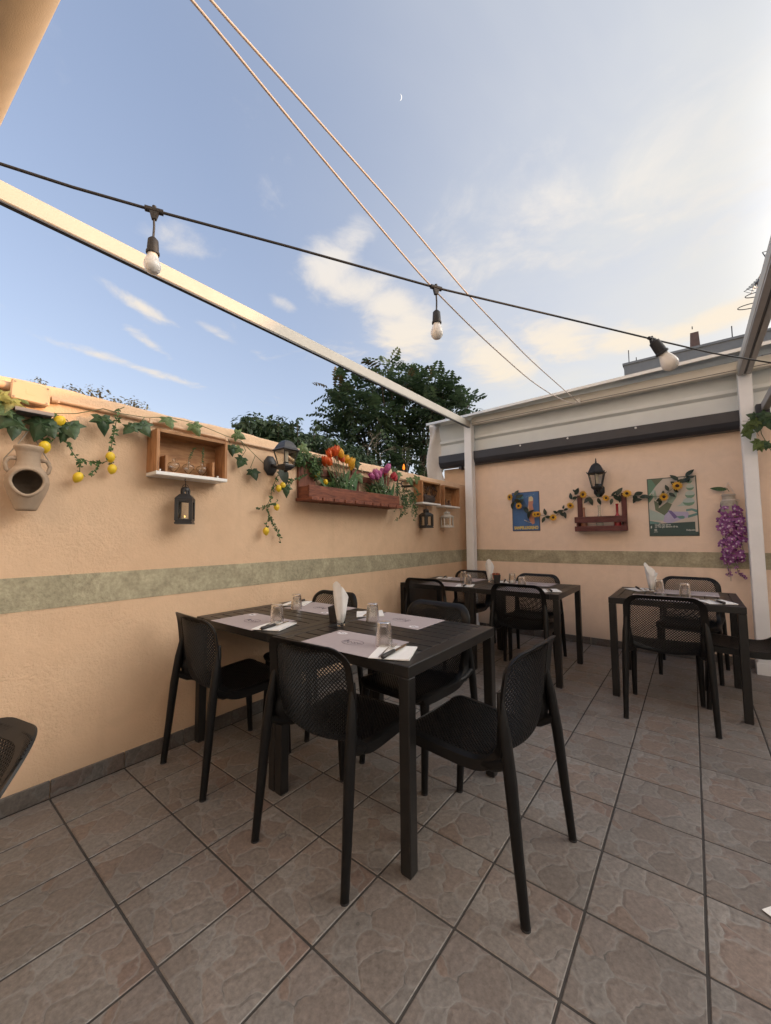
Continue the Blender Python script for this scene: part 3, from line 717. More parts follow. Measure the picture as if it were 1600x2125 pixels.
def SN(a, b):
    e = 1e-3; da = S(np.asarray(a) + e, b) - S(np.asarray(a) - e, b); db = S(a, np.clip(np.asarray(b) + e, 0, PLEN)) - S(a, np.clip(np.asarray(b) - e, 0, PLEN))
    n = np.cross(da, -db); n = n / (np.linalg.norm(n, axis=-1, keepdims=True) + 1e-12)
    return -n if False else n
_t = SN(np.array([0.0]), np.array([.2]))[0]; NSIGN = 1.0 if _t[2] > 0 else -1.0
def rrect(inset, n=14, RB=.085):
    """rounded outline in (a, b): seat front corners and back top corners"""
    x = HW - inset; b0, b1 = inset * .8, PLEN - inset; rf = max(.062 - inset * .6, .02); rb = max(RB - inset * .7, .025)
    pts = []
    def arc(cx, cy, r, a0, a1): pts.extend([(cx + r * math.cos(t), cy + r * math.sin(t)) for t in np.linspace(a0, a1, n)])
    arc(x - rb, b1 - rb, rb, 0, PI / 2); arc(-x + rb, b1 - rb, rb, PI / 2, PI)
    pts.extend([(-x, q) for q in np.linspace(b1 - rb, b0 + rf, 40)[1:-1]])
    arc(-x + rf, b0 + rf, rf, PI, 1.5 * PI); arc(x - rf, b0 + rf, rf, 1.5 * PI, 2 * PI)
    pts.extend([(x, q) for q in np.linspace(b0 + rf, b1 - rb, 40)[1:-1]])
    return np.array(pts)
def inside(a, b, ins):
    x = HW - ins; b0, b1 = ins * .8, PLEN - ins; rf = .05; rb = .07
    if abs(a) > x or b < b0 or b > b1: return False
    if b > b1 - rb and abs(a) > x - rb: return (abs(a) - x + rb) ** 2 + (b - b1 + rb) ** 2 < rb * rb
    if b < b0 + rf and abs(a) > x - rf: return (abs(a) - x + rf) ** 2 + (b - b0 - rf) ** 2 < rf * rf
    return True
def lattice(lo, hi):
    p = .0083; k = .70; cells = []
    for i in range(-30, 31):
        for j in range(0, 120):
            if (i + j) % 2: continue
            a, b = i * p, j * p
            if lo <= b < hi and inside(a, b, .024): cells.append((a, b))
    c = np.array(cells); dirs = np.array([(1, 0), (0, 1), (-1, 0), (0, -1)]) * p
    P = np.concatenate([c[:, None, :] + dirs[None], c[:, None, :] + dirs[None] * k], 1)     # n,8,2
    A = P[..., 0]; Bq = np.clip(P[..., 1], 0, PLEN)
    pos = S(A, Bq); nn = SN(A, Bq) * NSIGN
    vs = np.concatenate([pos + nn * .0022, pos - nn * .0028], 1).reshape(-1, 3)
    base = []
    for q in range(4):
        r = (q + 1) % 4
        base += [(q, r, 4 + r, 4 + q), (8 + r, 8 + q, 12 + q, 12 + r), (4 + q, 4 + r, 12 + r, 12 + q)]
    base = np.array(base); n = len(c)
    fs = (base[None] + 16 * np.arange(n)[:, None, None]).reshape(-1, 4)
    b = MB(); b.v = vs.tolist(); b.f = [tuple(f) for f in fs.tolist()]; b.mi = [0] * len(b.f)
    return b
def shell_frame(wd=.030, RB=.085, fl=1.0):
    I, Md, O = rrect(wd, 14, RB), rrect(.012, 14, RB), rrect(0.0, 14, RB)
    bk = sm(O[:, 1], BB - .05, BB + .10)
    def P(q, d): return S(q[:, 0], q[:, 1]) + (SN(q[:, 0], q[:, 1]) * NSIGN) * np.asarray(d)[:, None]
    mix = lambda s_, b_: s_ * (1 - bk) + b_ * bk
    rings = [P(I, mix(.0035, .004)), P(Md, mix(.004, -.001 * fl)), P(O, mix(-.004, -.019 * fl)), P(O, mix(-.040, -.019 * fl - .008)), P(Md, mix(-.042, -.012 * fl - .006)), P(I, mix(-.012, -.006))]
    n = len(I); k = len(rings); vs = np.stack(rings, 1).reshape(-1, 3)
    fs = [(i * k + j, i * k + (j + 1) % k, ((i + 1) % n) * k + (j + 1) % k, ((i + 1) % n) * k + j) for i in range(n) for j in range(k)]
    return MB().add(vs, fs)
def make_chair():
    t = empty('chair')
    obj('seat', lattice(0, BB - .002), M_black, t, None, False)
    obj('backrest', lattice(BB - .002, 9), M_black, t, None, False)
    obj('shell_frame', shell_frame(), M_black, t, 48, False)
    for s in (-1, 1):
        b = MB(); b.tube([(s * .211, -.178, .690), (s * .216, -.186, .64), (s * .221, -.198, .56), (s * .227, -.217, .42), (s * .233, -.238, .2), (s * .238, -.258, .006)],
                         [.008, .015, .0205, .0215, .0185, .0155], 10)
        b.tube([(s * .196, -.09, .425), (s * .212, -.15, .437), (s * .225, -.205, .47)], [.016, .019, .020], 8)
        lg = obj('leg', b, M_black, t, 50, False)
        b = MB(); b.tube([(s * .238, -.258, .0), (s * .238, -.258, .007)], .0162, 10); obj('foot_cap', b, M_rubber, lg, 50, False)
        b = MB(); b.tube([(s * .190, .212, .425), (s * .196, .218, .40), (s * .199, .221, .36), (s * .202, .230, .2), (s * .205, .243, .006)], [.030, .0245, .0215, .019, .0155], 8)
        lg = obj('leg', b, M_black, t, 50, False)
        b = MB(); b.tube([(s * .205, .243, .0), (s * .205, .243, .007)], .0162, 10); obj('foot_cap', b, M_rubber, lg, 50, False)
    return t
chairs = [(1.235, 1.025, 3.4, 'black perforated chair with its back to us in front of the nearest table'),
          (1.755, 1.315, 86.4, 'black perforated chair at the right end of the front table, pulled out sideways'),
          (.375, 1.015, -2.6, 'black perforated chair on the near side of the front table, closest to the wall'),
          (1.205, 1.665, 178, 'black chair on the far side of the front table beyond the rightmost place mat'),
          (.36, 1.635, 182, 'black chair on the far side of the front table, mostly hidden by its rolled napkin'),
          (.37, 3.255, 1, 'black chair on the near side of the corner table beside the stucco wall'),
          (1.265, 3.285, 4, 'black chair on the near side of the corner table at its right half'),
          (.385, 3.885, 180, 'black chair behind the corner table near the left post, facing us'),
          (1.157, 3.835, 181, 'black chair behind the corner table at its right half, facing us'),
          (2.28, 3.165, 3.6, 'black chair with its back to us at the right hand table'),
          (2.41, 4.275, 176.5, 'black chair behind the right hand table below the purple orchids'),
          (2.745, 3.60, 90, 'black chair pushed under the right hand table from its right end, cut by the frame'),
          ]
ch0 = make_chair()
for i, (x, y, r, lab) in enumerate(chairs):
    o = ch0 if i == 0 else copy_tree(ch0)
    o.location = (x, y, 0); o.rotation_euler = (0, 0, math.radians(r))
    tag(o, lab, 'chair', 'black chairs around the tables')

# reclined shell chair at the left edge of the picture
M_shell = simple('black_plastic_lit', (.020, .0185, .0178), .5, .15, 25, spec=.35)  # black plastic lightened: sky light on the rim painted into the colour
lc = thing('shell_chair', (1.0, -.3, 0), 'rounded corner of a black perforated shell chair back at the left edge', 'chair')
Ml = Matrix.Rotation(math.radians(193), 4, 'Z') @ Matrix.Rotation(math.radians(30), 4, 'X')
parts_ = [(nm, mb_) for nm, mb_ in (('seat', lattice(0, BB - .002)), ('backrest', lattice(BB - .002, PLEN - .03)), ('shell_frame', shell_frame(.058, .17, .12)))]
fv = np.array(parts_[2][1].v); top = fv[(fv[:, 0] < -.1) & (fv[:, 2] > .70)]; tw = np.array([tuple(Ml @ Vector(p)) for p in top])
q0 = CAM + ray(30, 1545) * 1.16 - tw.mean(0)
for _ in range(6):                                   # slide the chair until its rounded corner reaches the picture's 78th pixel column
    dd = (tw + q0 - CAM) @ CM.T; uu = 800 + FPX * dd[:, 0] / dd[:, 2]; vv_ = 1062.5 - FPX * dd[:, 1] / dd[:, 2]; k = np.argmax(uu)
    q0 = q0 + (78 - uu[k]) / FPX * dd[k, 2] * CM[0] - (1518 - vv_[k]) / FPX * dd[k, 2] * CM[1]
Ml = Matrix.Translation(Vector(q0)) @ Ml
print('shell chair', q0)
for nm, mb_ in parts_:
    mb_.v = [tuple(Ml @ Vector(p)) for p in mb_.v]; obj(nm, mb_, M_shell, lc, 48 if nm == 'shell_frame' else None)
b = MB(); pc = Ml @ Vector((0, .05, .40)); b.tube([(pc.x, pc.y, .02), (pc.x, pc.y, pc.z)], [.03, .03], 12); b.lathe([(.0, .03), (.05, .03), (.17, .012), (.175, 0)][::-1], 28, Matrix.Translation((pc.x, pc.y, 0))); obj('pedestal', b, M_black, lc, 50)

# ------------------------------------------------------------------ tables
TS = .795; TZ = .745
def make_table():
    t = empty('table'); h = TS / 2
    for s in (-1, 1):
        b = MB(); b.bbox((s * h - (.07 if s > 0 else 0), -h, TZ - .045), (s * h + (.07 if s < 0 else 0), h, TZ), .0025); obj('end_board', b, M_table, t, None, False)
        b = MB(); y0 = h - .05 if s > 0 else -h; b.bbox((-h + .0715, y0, TZ - .045), (h - .0715, y0 + .05, TZ - .0004), .0025); obj('side_board', b, M_table, t, None, False)
    n = 9; w = (TS - .1 - .003) / n
    for k in range(n):
        y0 = -h + .0515 + w * k
        b = MB(); b.bbox((-h + .0715, y0 + .0036, TZ - .02), (h - .0715, y0 + w - .0036, TZ - .0008), .0015); obj('slat', b, M_table, t, None, False)
    b = MB()
    for x in (-.2, 0, .2): b.box((x - .02, -h + .05, TZ - .036), (x + .02, h - .05, TZ - .0215))
    obj('underframe', b, M_table, t, None, False)
    for sx_ in (-1, 1):
        for sy in (-1, 1):
            b = MB(); b.bbox((sx_ * (h - .001) - (.047 if sx_ > 0 else 0), sy * (h - .001) - (.047 if sy > 0 else 0), 0.004), (sx_ * (h - .001) + (.047 if sx_ < 0 else 0), sy * (h - .001) + (.047 if sy < 0 else 0), TZ - .0455), .003)
            lg = obj('leg', b, M_table, t, None, False)
            b = MB(); cx, cy = sx_ * (h - .0245), sy * (h - .0245); b.box((cx - .02, cy - .02, 0), (cx + .02, cy + .02, .0042)); obj('foot_cap', b, M_rubber, lg, None, False)
    return t
tb0 = make_table()
for i, (x, y, r, lab) in enumerate([(1.222, 1.38, 0, 'black slatted table nearest the camera, right half of the front pair'),
                                    (.424, 1.38, 0, 'black slatted table of the front pair that touches the stucco wall'),
                                    (1.190, 3.565, 0, 'black slatted table in the corner, right half of the back pair'),
                                    (.394, 3.565, 0, 'black slatted table in the corner, wall side half of the back pair'),
                                    (2.325, 3.655, 90, 'single black slatted table at the right below the green poster')]):
    o = tb0 if i == 0 else copy_tree(tb0)
    o.location = (x, y, 0); o.rotation_euler = (0, 0, math.radians(r)); tag(o, lab, 'table', 'black slatted dining tables')

# ------------------------------------------------------------------ place settings
M_mat = simple('place_mat_paper', (.40, .345, .345), .75, .04, 30, .05, 200)
M_print = simple('mat_print_dark', (.12, .10, .115), .8, .05)
M_printw = simple('mat_print_white', (.72, .70, .72), .8, .05)
M_nap = simple('napkin_paper', (.80, .79, .76), .85, .05, 50, .2, 350)
M_steel = simple('steel', (.55, .53, .50), .22, .1, 60, metal=1.0)
M_glass = glass_mat('tumbler_glass', (.93, .90, .85), .05, 1.35, .30)
M_vase = glass_mat('clear_glass', (.96, .97, .96), .02)
M_cup = simple('dark_cup', (.022, .018, .017), .5, .2, 40)
TP = TZ + .0004
def mat_mesh():
    t = empty('place_mat'); b = MB(); b.bbox((-.21, -.145, 0), (.21, .145, .0011), .0004); obj('sheet', b, M_mat, t, None, False)
    b = MB(); n = 40
    def ring(cx, cy, rx, ry, w, bb=b):
        v = []; 
        for j in range(n):
            a = 2 * PI * j / n
            for k in (0, 1): v.append((cx + (rx - w * k) * math.cos(a), cy + (ry - w * k) * math.sin(a), .0014))
        bb.add(v, [(2 * j, 2 * ((j + 1) % n), 2 * ((j + 1) % n) + 1, 2 * j + 1) for j in range(n)])
    ring(.0, -.005, .058, .040, .0028); ring(.0, -.005, .051, .034, .0010)
    obj('printed_oval', b, M_print, t, None, False)
    b = MB()                                            # handwriting across the oval
    xs = np.linspace(-.043, .043, 46); pts = [(x, -.004 + .0105 * math.sin(x * 330) * (1.25 if x < -.02 else .62), .0013) for x in xs]
    b.tube(pts, .0011, 4); b.tube([(-.05, -.006, .0013), (-.043, .02, .0013), (-.036, -.012, .0013)], .0014, 4); b.tube([(-.02, -.021, .0013), (.03, -.019, .0013)], .0008, 4)
    obj('printed_script', b, M_print, t, None, False)
    b = MB(); b.add([(-.155 + .030 * math.cos(2 * PI * j / 28), .098 + .021 * math.sin(2 * PI * j / 28), .0014) for j in range(28)], [tuple(range(28))]); obj('printed_badge', b, M_printw, t, None, False)
    b = MB(); ring(-.155, .098, .026, .017, .0016, b); b.tube([(-.172, .098, .0016), (-.163, .104, .0016), (-.157, .094, .0016), (-.149, .103, .0016), (-.138, .097, .0016)], .0012, 4); obj('badge_script', b, M_print, t, None, False)
    return t
def napkin_mesh():
    b = MB(); v = []; nx, ny = 8, 8
    for lay in (0, 1):
        for j in range(ny + 1):
            for i in range(nx + 1):
                x = (i / nx - .5) * .165; y = (j / ny - .5) * .185
                v.append((x, y, .0004 + lay * (.0022 + .0016 * math.sin(i * .7 + 1) * math.sin(j * .55) + (.004 * (i / nx) ** 4))))
    N1 = (nx + 1) * (ny + 1); f = []
    for j in range(ny):
        for i in range(nx):
            a = j * (nx + 1) + i; f += [(a + 1, a, a + nx + 1, a + nx + 2), (N1 + a, N1 + a + 1, N1 + a + nx + 2, N1 + a + nx + 1)]
    ed = [i for i in range(nx + 1)] + [j * (nx + 1) + nx for j in range(1, ny + 1)] + [ny * (nx + 1) + i for i in range(nx - 1, -1, -1)] + [j * (nx + 1) for j in range(ny - 1, 0, -1)]
    for q in range(len(ed)): r = (q + 1) % len(ed); f.append((ed[q], ed[r], N1 + ed[r], N1 + ed[q]))
    b.add(v, f); me = b.mesh('napkin', 40); me.materials.append(M_nap); return me
def fork_mesh():
    b = MB(); L_ = [(-.095, .0045, .0015), (-.06, .0038, .004), (-.02, .0026, .008), (.02, .0026, .009), (.035, .006, .0055), (.045, .0115, .0035), (.055, .0125, .0028)]
    v = []; f = []
    for y, w, z in L_: v += [(-w, y, z + .0008), (w, y, z + .0008), (w, y, z - .0008), (-w, y, z - .0008)]
    for i in range(len(L_) - 1):
        for j in range(4): f.append((i * 4 + j, i * 4 + (j + 1) % 4, (i + 1) * 4 + (j + 1) % 4, (i + 1) * 4 + j))
    f += [(3, 2, 1, 0), tuple(len(v) - 4 + j for j in range(4))]; b.add(v, f)
    for k in range(4):
        x = -.0105 + k * .007; b.tube([(x, .054, .0028), (x, .08, .0035), (x * .95, .098, .0065)], [.0016, .0014, .0009], 5)
    me = b.mesh('fork', 60); me.materials.append(M_steel); return me
def knife_parts():
    t = empty('knife')
    b = MB(); b.prism([(-.0085, 0), (.0085, .002), (.0095, .06), (.006, .10), (0, .113), (-.0075, .108)], .002, .0036); obj('blade', b, M_steel, t, None, False)
    b = MB(); b.tube([(0, -.105, .006), (0, -.10, .006), (0, -.05, .006), (0, -.005, .0055), (0, .002, .005)], [.004, .0092, .0085, .0078, .004], 8); obj('handle', b, M_cup, t, 50, False)
    return t
def glass_mesh():
    H = .102; b = MB()
    out = [(.0385, 0), (.0382, .004), (.0365, .03), (.0335, .062), (.0308, .088), (.0300, .095), (.0285, .1005), (.026, H)]
    inn = [(.0005, .088), (.018, .087), (.0265, .084), (.0292, .07), (.0325, .04), (.0352, .012), (.0368, .001)]
    b.lathe([(.0005, H)] + out[::-1] + inn[::-1], 36, cap=(False, False))
    me = b.mesh('tumbler', 50); me.materials.append(M_glass); return me
matp = mat_mesh(); kn0 = knife_parts(); NAP = napkin_mesh(); FORK = fork_mesh(); GL = glass_mesh()
firsts = {'mat': True, 'kn': True}
def setting(mat, nap, glass, where, ncut=True, cut=None):
    if mat:
        x, y, r = mat; o = matp if firsts['mat'] else copy_tree(matp); firsts['mat'] = False
        o.location = (x, y, TP); o.rotation_euler = (0, 0, math.radians(r)); tag(o, 'mauve paper place mat with printed oval ' + where, 'place mat', 'paper place mats on the tables')
    if nap:
        x, y, r = nap; zz = TP + .0021
        o = link(bpy.data.objects.new('paper_napkin', NAP)); o.location = (x, y, zz - (0 if mat else .0005)); o.rotation_euler = (0, 0, math.radians(r)); tag(o, 'white folded paper napkin lying flat ' + where, 'napkin', 'flat napkins on the tables')
        if ncut:
            ca = math.radians(r if cut is None else cut); ux, uy = math.cos(ca), math.sin(ca)
            f = link(bpy.data.objects.new('fork', FORK)); f.location = (x - ux * .028 + uy * -.0, y - uy * .028, zz + .006); f.rotation_euler = (0, 0, ca + .10); tag(f, 'steel fork on the white napkin ' + where, 'fork', 'forks on the napkins')
            o = kn0 if firsts['kn'] else copy_tree(kn0); firsts['kn'] = False
            o.location = (x + ux * .004, y + uy * .004, zz + .0055); o.rotation_euler = (0, 0, ca - .05); tag(o, 'black handled knife on the white napkin ' + where, 'knife', 'knives on the napkins')
    if glass:
        for q, (x, y) in enumerate(glass):
            o = link(bpy.data.objects.new('tumbler', GL)); o.location = (x, y, TP + (.0015 if mat else 0)); o.rotation_euler = (0, 0, random.random() * 6)
            tag(o, 'upside down cut glass tumbler ' + where, 'glass', 'upturned tumblers on the tables')
setting((1.225, 1.112, 2.5), (1.475, 1.085, 24), [(1.372, 1.152)], 'nearest the camera on the front table', cut=12)
setting((.432, 1.112, 0), (.668, 1.09, 22), [(.585, 1.165)], 'near left on the front table', cut=14)
setting((.44, 1.622, 180), (.178, 1.64, 30), [(.352, 1.493)], 'far left on the front table', cut=200)
setting((1.12, 1.628, 180), (.862, 1.655, 42), [(1.015, 1.498)], 'far right on the front table', cut=205)
setting((.455, 3.30, 0), (.70, 3.275, 20), [(.70, 3.345)], 'near left on the corner table')
setting((.42, 3.80, 180), (.175, 3.80, 20), [(.49, 3.66)], 'far left on the corner table', cut=200)
setting((1.26, 3.30, 0), (1.46, 3.36, 28), [(1.205, 3.42)], 'near right on the corner table')
setting((1.17, 3.80, 180), (.90, 3.79, 20), [(1.005, 3.72)], 'far right on the corner table', cut=200)
setting((2.28, 3.42, 3), (2.575, 3.395, 24), [(2.40, 3.60)], 'on the near side of the right hand table')
setting((2.40, 3.86, 180), (2.08, 3.86, 40), [(2.225, 3.80)], 'on the far side of the right hand table', cut=200)

# napkin holders: clear glass with a napkin cone, one per table
def vase_mesh():
    b = MB(); out = [(.0005, 0), (.019, 0), (.0205, .002), (.021, .012), (.0225, .03), (.026, .07), (.029, .10)]
    inn = [(.0272, .1), (.0245, .07), (.0208, .03), (.019, .018), (.016, .0155), (.0005, .015)]
    b.lathe(out + inn, 28, cap=(False, False)); me = b.mesh('napkin_glass', 50); me.materials.append(M_vase); return me
def cone_mesh(seed):
    r2 = random.Random(seed); b = MB(); v = []; f = []; na, nz_ = 60, 18
    for j in range(nz_ + 1):
        t = j / nz_
        for i in range(na + 1):
            a = i / na * 2 * PI * 1.45; c = .5 + .5 * math.cos(a - 2.2)
            top = .145 + .090 * c ** 2.2 + .012 * math.sin(a * 2.3)
            z = .019 + t * (top - .019); zz = (z - .019) / .2
            rr = .0155 + .030 * zz ** 0.85 + .0025 * math.sin(a * 6 + 3 * t) * t + .004 * (i / na) - .010 * c ** 3 * max(0, t - .6) + .016 * max(0, t - .75) * (1 - c)
            v.append((rr * math.cos(a), rr * math.sin(a), z))
    for j in range(nz_):
        for i in range(na): a = j * (na + 1) + i; f.append((a, a + 1, a + na + 2, a + na + 1))
    b.add(v, f); me = b.mesh('napkin_cone', 180); me.materials.append(M_nap); return me
VG = vase_mesh(); CONE = cone_mesh(3)
for (x, y, r, where) in ((.942, 1.318, 150, 'in the middle of the front table'), (.775, 3.70, 150, 'in the middle of the corner table'), (2.175, 3.80, 20, 'on the single table at the right')):
    o = link(bpy.data.objects.new('napkin_glass', VG)); o.location = (x, y, TP); tag(o, 'small clear glass holding a napkin ' + where, 'glass', 'napkin glasses on the tables')
    o = link(bpy.data.objects.new('rolled_napkin', CONE)); o.location = (x, y, TP); o.rotation_euler = (0, 0, math.radians(r)); tag(o, 'tall white napkin rolled in a cone ' + where, 'napkin', 'rolled napkins in glasses')
def cup(x, y, r, lab):
    t = thing('sachet_holder', (x, y, TP), lab, 'holder', 'dark sachet holders'); M_ = Matrix.Rotation(math.radians(r), 4, 'Z') @ Matrix.Translation((0, 0, 0))
    b = MB(); b.frustum([(.026, .003), (.026, 0), (.034, .085), (.030, .085), (.0235, .004)], 4, PI / 4, M_, cap=True); obj('cup', b, M_cup, t, None, False); return t
cup(.835, 1.385, 20, 'dark square holder beside the napkin glass on the front table')
c2 = cup(.858, 3.68, 30, 'dark square holder full of red sachets on the corner table')
M_sach = simple('sachet', (.35, .10, .05), .6, .3, 60, objvar=.4)
for k in range(7):
    b = MB(); M_ = Matrix.Translation((random.uniform(-.018, .018), random.uniform(-.018, .018), .045)) @ Euler((random.uniform(-.4, .4), random.uniform(-.4, .4), random.random() * 3)).to_matrix().to_4x4()
    b.box((-.016, -.002, 0), (.016, .002, .058), M_); obj('sachet', b, M_sach, c2, None, False)
# a sheet of paper on the floor at the right edge of the picture
b = MB(); b.prism([(2.584, 1.588), (2.70, 1.50), (2.80, 1.63), (2.685, 1.72)], .004, .0052); solo('paper_sheet', b, M_nap, (2.69, 1.61, 0), 'corner of a white paper sheet on the floor tiles at the right edge', 'paper')

# ------------------------------------------------------------------ leaves and stems shared by the garlands
M_ivy = leafmat('ivy_leaf', (.020, .048, .022), (.060, .105, .045), .45, .15)
M_ivyl = leafmat('ivy_leaf_pale', (.09, .15, .06), (.16, .22, .09), .5, .2)
M_yell = leafmat('yellow_leaf', (.30, .27, .09), (.20, .24, .07), .5, .2)
M_leaf = leafmat('small_leaf', (.030, .075, .025), (.085, .15, .045), .5, .2)
M_dleaf = leafmat('dark_leaf', (.022, .034, .024), (.05, .068, .045), .45, .1)
M_stem = simple('stem', (.10, .12, .05), .7, .3, 60)
M_twig = simple('twig', (.28, .24, .19), .8, .25, 40)
M_lemon = simple('lemon', (.72, .50, .025), .42, .12, 30, .25, 180)
def ivy_mesh(name, mat, seed):
    r2 = random.Random(seed)
    key = [(0, -.02), (.22, -.16), (.46, -.10), (.36, .08), (.62, .30), (.30, .38), (.26, .58), (.0, 1.0)]
    key = [(x * (1 + r2.uniform(-.1, .1)), y * (1 + r2.uniform(-.07, .07))) for x, y in key]
    pts = key + [(-x * r2.uniform(.85, 1.1), y) for x, y in key[1:-1][::-1]]
    v = [(0, .22, .05)]; n = len(pts)
    for i, (x, y) in enumerate(pts): v.append((x, y, -.14 * abs(x) - .16 * (y - .25) ** 2 + r2.uniform(-.03, .03)))
    mids = []
    for i in range(n):
        x = pts[i][0] * .55; y = .22 + (pts[i][1] - .22) * .55; mids.append((x, y, .06 - .03 * abs(x) + (.03 if i % 2 else -.03)))
    v += mids; f = []
    for i in range(n):
        j = (i + 1) % n; f += [(0, 1 + n + i, 1 + n + j), (1 + n + i, 1 + i, 1 + j, 1 + n + j)]
    b = MB().add(v, f); me = b.mesh(name, 40); me.materials.append(mat); return me
def blade_mesh(name, mat, w=.36, curl=.12):
    v = []; f = []; n = 7
    for i in range(n + 1):
        t = i / n; ww = w * math.sin(PI * min(1, t * .93 + .05)) ** .8 * (1 - .35 * t); z = -curl * t * t * 2
        v += [(-ww, t, z + .10 * ww), (0, t, z), (ww, t, z + .10 * ww)]
    for i in range(n):
        a = i * 3; f += [(a, a + 1, a + 4, a + 3), (a + 1, a + 2, a + 5, a + 4)]
    b = MB().add(v, f); me = b.mesh(name, 60); me.materials.append(mat); return me
IVY = [ivy_mesh('leaf', M_ivy, k) for k in range(4)]; IVYL = [ivy_mesh('leaf', M_ivyl, 10 + k) for k in range(2)]; IVYY = ivy_mesh('leaf', M_yell, 20)
BLADE = blade_mesh('leaf', M_dleaf)
def put_leaf(th, me, p, size, spin, nrm, up=(0, 0, 1), name='leaf'):
    o = place(name, me, frame(nrm, up, spin, p, size), th); return o
def sprigs(b, pts, per, size, nrm, spread=.02, seed=1):
    """small leaves along a stem (joined into one mesh: too small to pick apart)"""
    r2 = random.Random(seed); pts = [np.array(p, float) for p in pts]
    for i in range(len(pts) - 1):
        L_ = np.linalg.norm(pts[i + 1] - pts[i]); k = max(1, int(L_ * per))
        for _ in range(k):
            p = pts[i] + (pts[i + 1] - pts[i]) * r2.random()
            s = size * r2.uniform(.6, 1.25); nn = Vector(nrm) + Vector((r2.uniform(-.7, .7), r2.uniform(-.7, .7), r2.uniform(-.5, .7)))
            M_ = frame(nn, (0, 0, 1), r2.uniform(0, 6.28), p + np.array(nrm) * r2.uniform(0, spread), s)
            b.add([tuple(M_ @ Vector(q)) for q in ((0, 0, 0), (.3, .4, .06), (0, 1, -.05), (-.3, .4, .06))], [(0, 1, 2), (0, 2, 3)])

# ---- ivy along the top of the garden wall
iv = thing('ivy_garland', (.03, 1, 1.85), 'artificial ivy garland with big lobed leaves along the pipe on the stucco wall', 'garland')
NL = (1, -.25, .15)
def P(u, v, x=.045): return LW(u, v, x)
ivl = [(84, 884, 62, 2.9, 0, 1), (102, 890, 40, 3.6, 0, 1), (146, 888, 50, 3.5, 0, 1), (137, 897, 40, 2.8, 1, 1), (214, 876, 44, 3.3, 2, 1), (270, 888, 36, 2.6, 3, 1), (297, 887, 42, 3.7, 0, 1), (350, 874, 36, 3.4, 1, 2), (406, 888, 34, 3.6, 0, 2),
       (480, 931, 26, 3.3, 2, 1), (495, 903, 30, 4.3, 1, 2), (494, 933, 22, 2.4, 0, 2), (501, 957, 30, 2.7, 3, 1), (527, 982, 30, 3.4, 0, 1), (20, 868, 52, 2.6, 1, 1), (6, 840, 46, 3.6, 0, 2), (18, 836, 44, 3.0, 0, 3), (4, 822, 38, 4.2, 0, 3), (48, 829, 22, 4, 0, 2), (12, 852, 34, 2.2, 1, 2), (30, 888, 44, 3.1, 2, 1),
       (631, 929, 28, 4.0, 0, 2), (741, 963, 22, 3.2, 1, 1), (746, 990, 26, 3.4, 0, 2), (826, 985, 22, 3.0, 0, 2), (818, 975, 18, 2.8, 1, 1), (852, 998, 24, 3.4, 0, 2), (866, 995, 22, 2.9, 1, 2), (594, 1015, 28, 3.2, 2, 1), (640, 945, 20, 3.0, 0, 2), (668, 955, 18, 3.5, 0, 1)]
for (u, v, s, sp, k, kind) in ivl:
    p = P(u, v, .05 + random.uniform(0, .025)); dist = float((p - CAM) @ CM[2]); size = s / FPX * dist * .88
    me = IVYY if kind == 3 else (IVYL[k % 2] if kind == 2 else IVY[k % 4])
    nn = Vector(NL) + Vector((random.uniform(-.25, .25), random.uniform(-.35, .35), random.uniform(-.1, .35)))
    M_ = frame(nn, (0, 0, 1), sp + PI * 0, p, size) @ Matrix.Translation((0, -.3, 0))
    place('leaf', me, M_, iv)
b = MB()
for pl_ in ([(0, 815), (60, 850), (112, 858), (160, 858), (214, 848), (250, 858), (300, 866), (352, 866), (410, 880), (470, 905), (500, 915), (530, 945), (548, 962)],
            [(112, 858), (140, 872), (146, 885)], [(246, 850), (258, 845)], [(500, 915), (510, 935), (500, 950)], [(530, 945), (520, 970), (527, 980)], [(470, 905), (478, 920)], [(300, 866), (290, 880)], [(620, 938), (680, 958), (742, 975), (800, 985), (860, 1000)]):
    b.tube([P(u, v, .032 + .008 * math.sin(u * .05)) for u, v in pl_], .0022, 5)
obj('stem', b, M_stem, iv, 180)

# ---- lemon strands
def lemon_mesh():
    b = MB(); b.lathe([(0, -.034), (.006, -.031), (.012, -.026), (.020, -.015), (.0235, 0), (.020, .015), (.012, .024), (.005, .027), (0, .028)], 16, cap=(False, False))
    me = b.mesh('lemon', 180); me.materials.append(M_lemon); return me
LEM = lemon_mesh()
def lemon_strand(label, loc, paths, lemons, extra=()):
    t = thing('lemon_garland', loc, label, 'garland', 'artificial lemon garlands on the stucco wall')
    b = MB(); lb = MB()
    for k, pp in enumerate(paths):
        pts = [LW(u, v, .04 + .006 * math.sin(u)) for u, v in pp]; b.tube(pts, .0023, 5); sprigs(lb, pts, 150, .023, (1, -.2, 0), .022, k + 3)
    obj('stem', b, M_stem, t, 180); tag(obj('leaves', lb, M_leaf, t), kind='stuff')
    for (u, v, s) in lemons:
        p = LW(u, v, .055); M_ = Matrix.Translation(Vector(p)) @ Euler((random.uniform(-.5, .5), random.uniform(-.4, .4), 0)).to_matrix().to_4x4() @ Matrix.Scale(s, 4)
        place('lemon', LEM, M_, t)
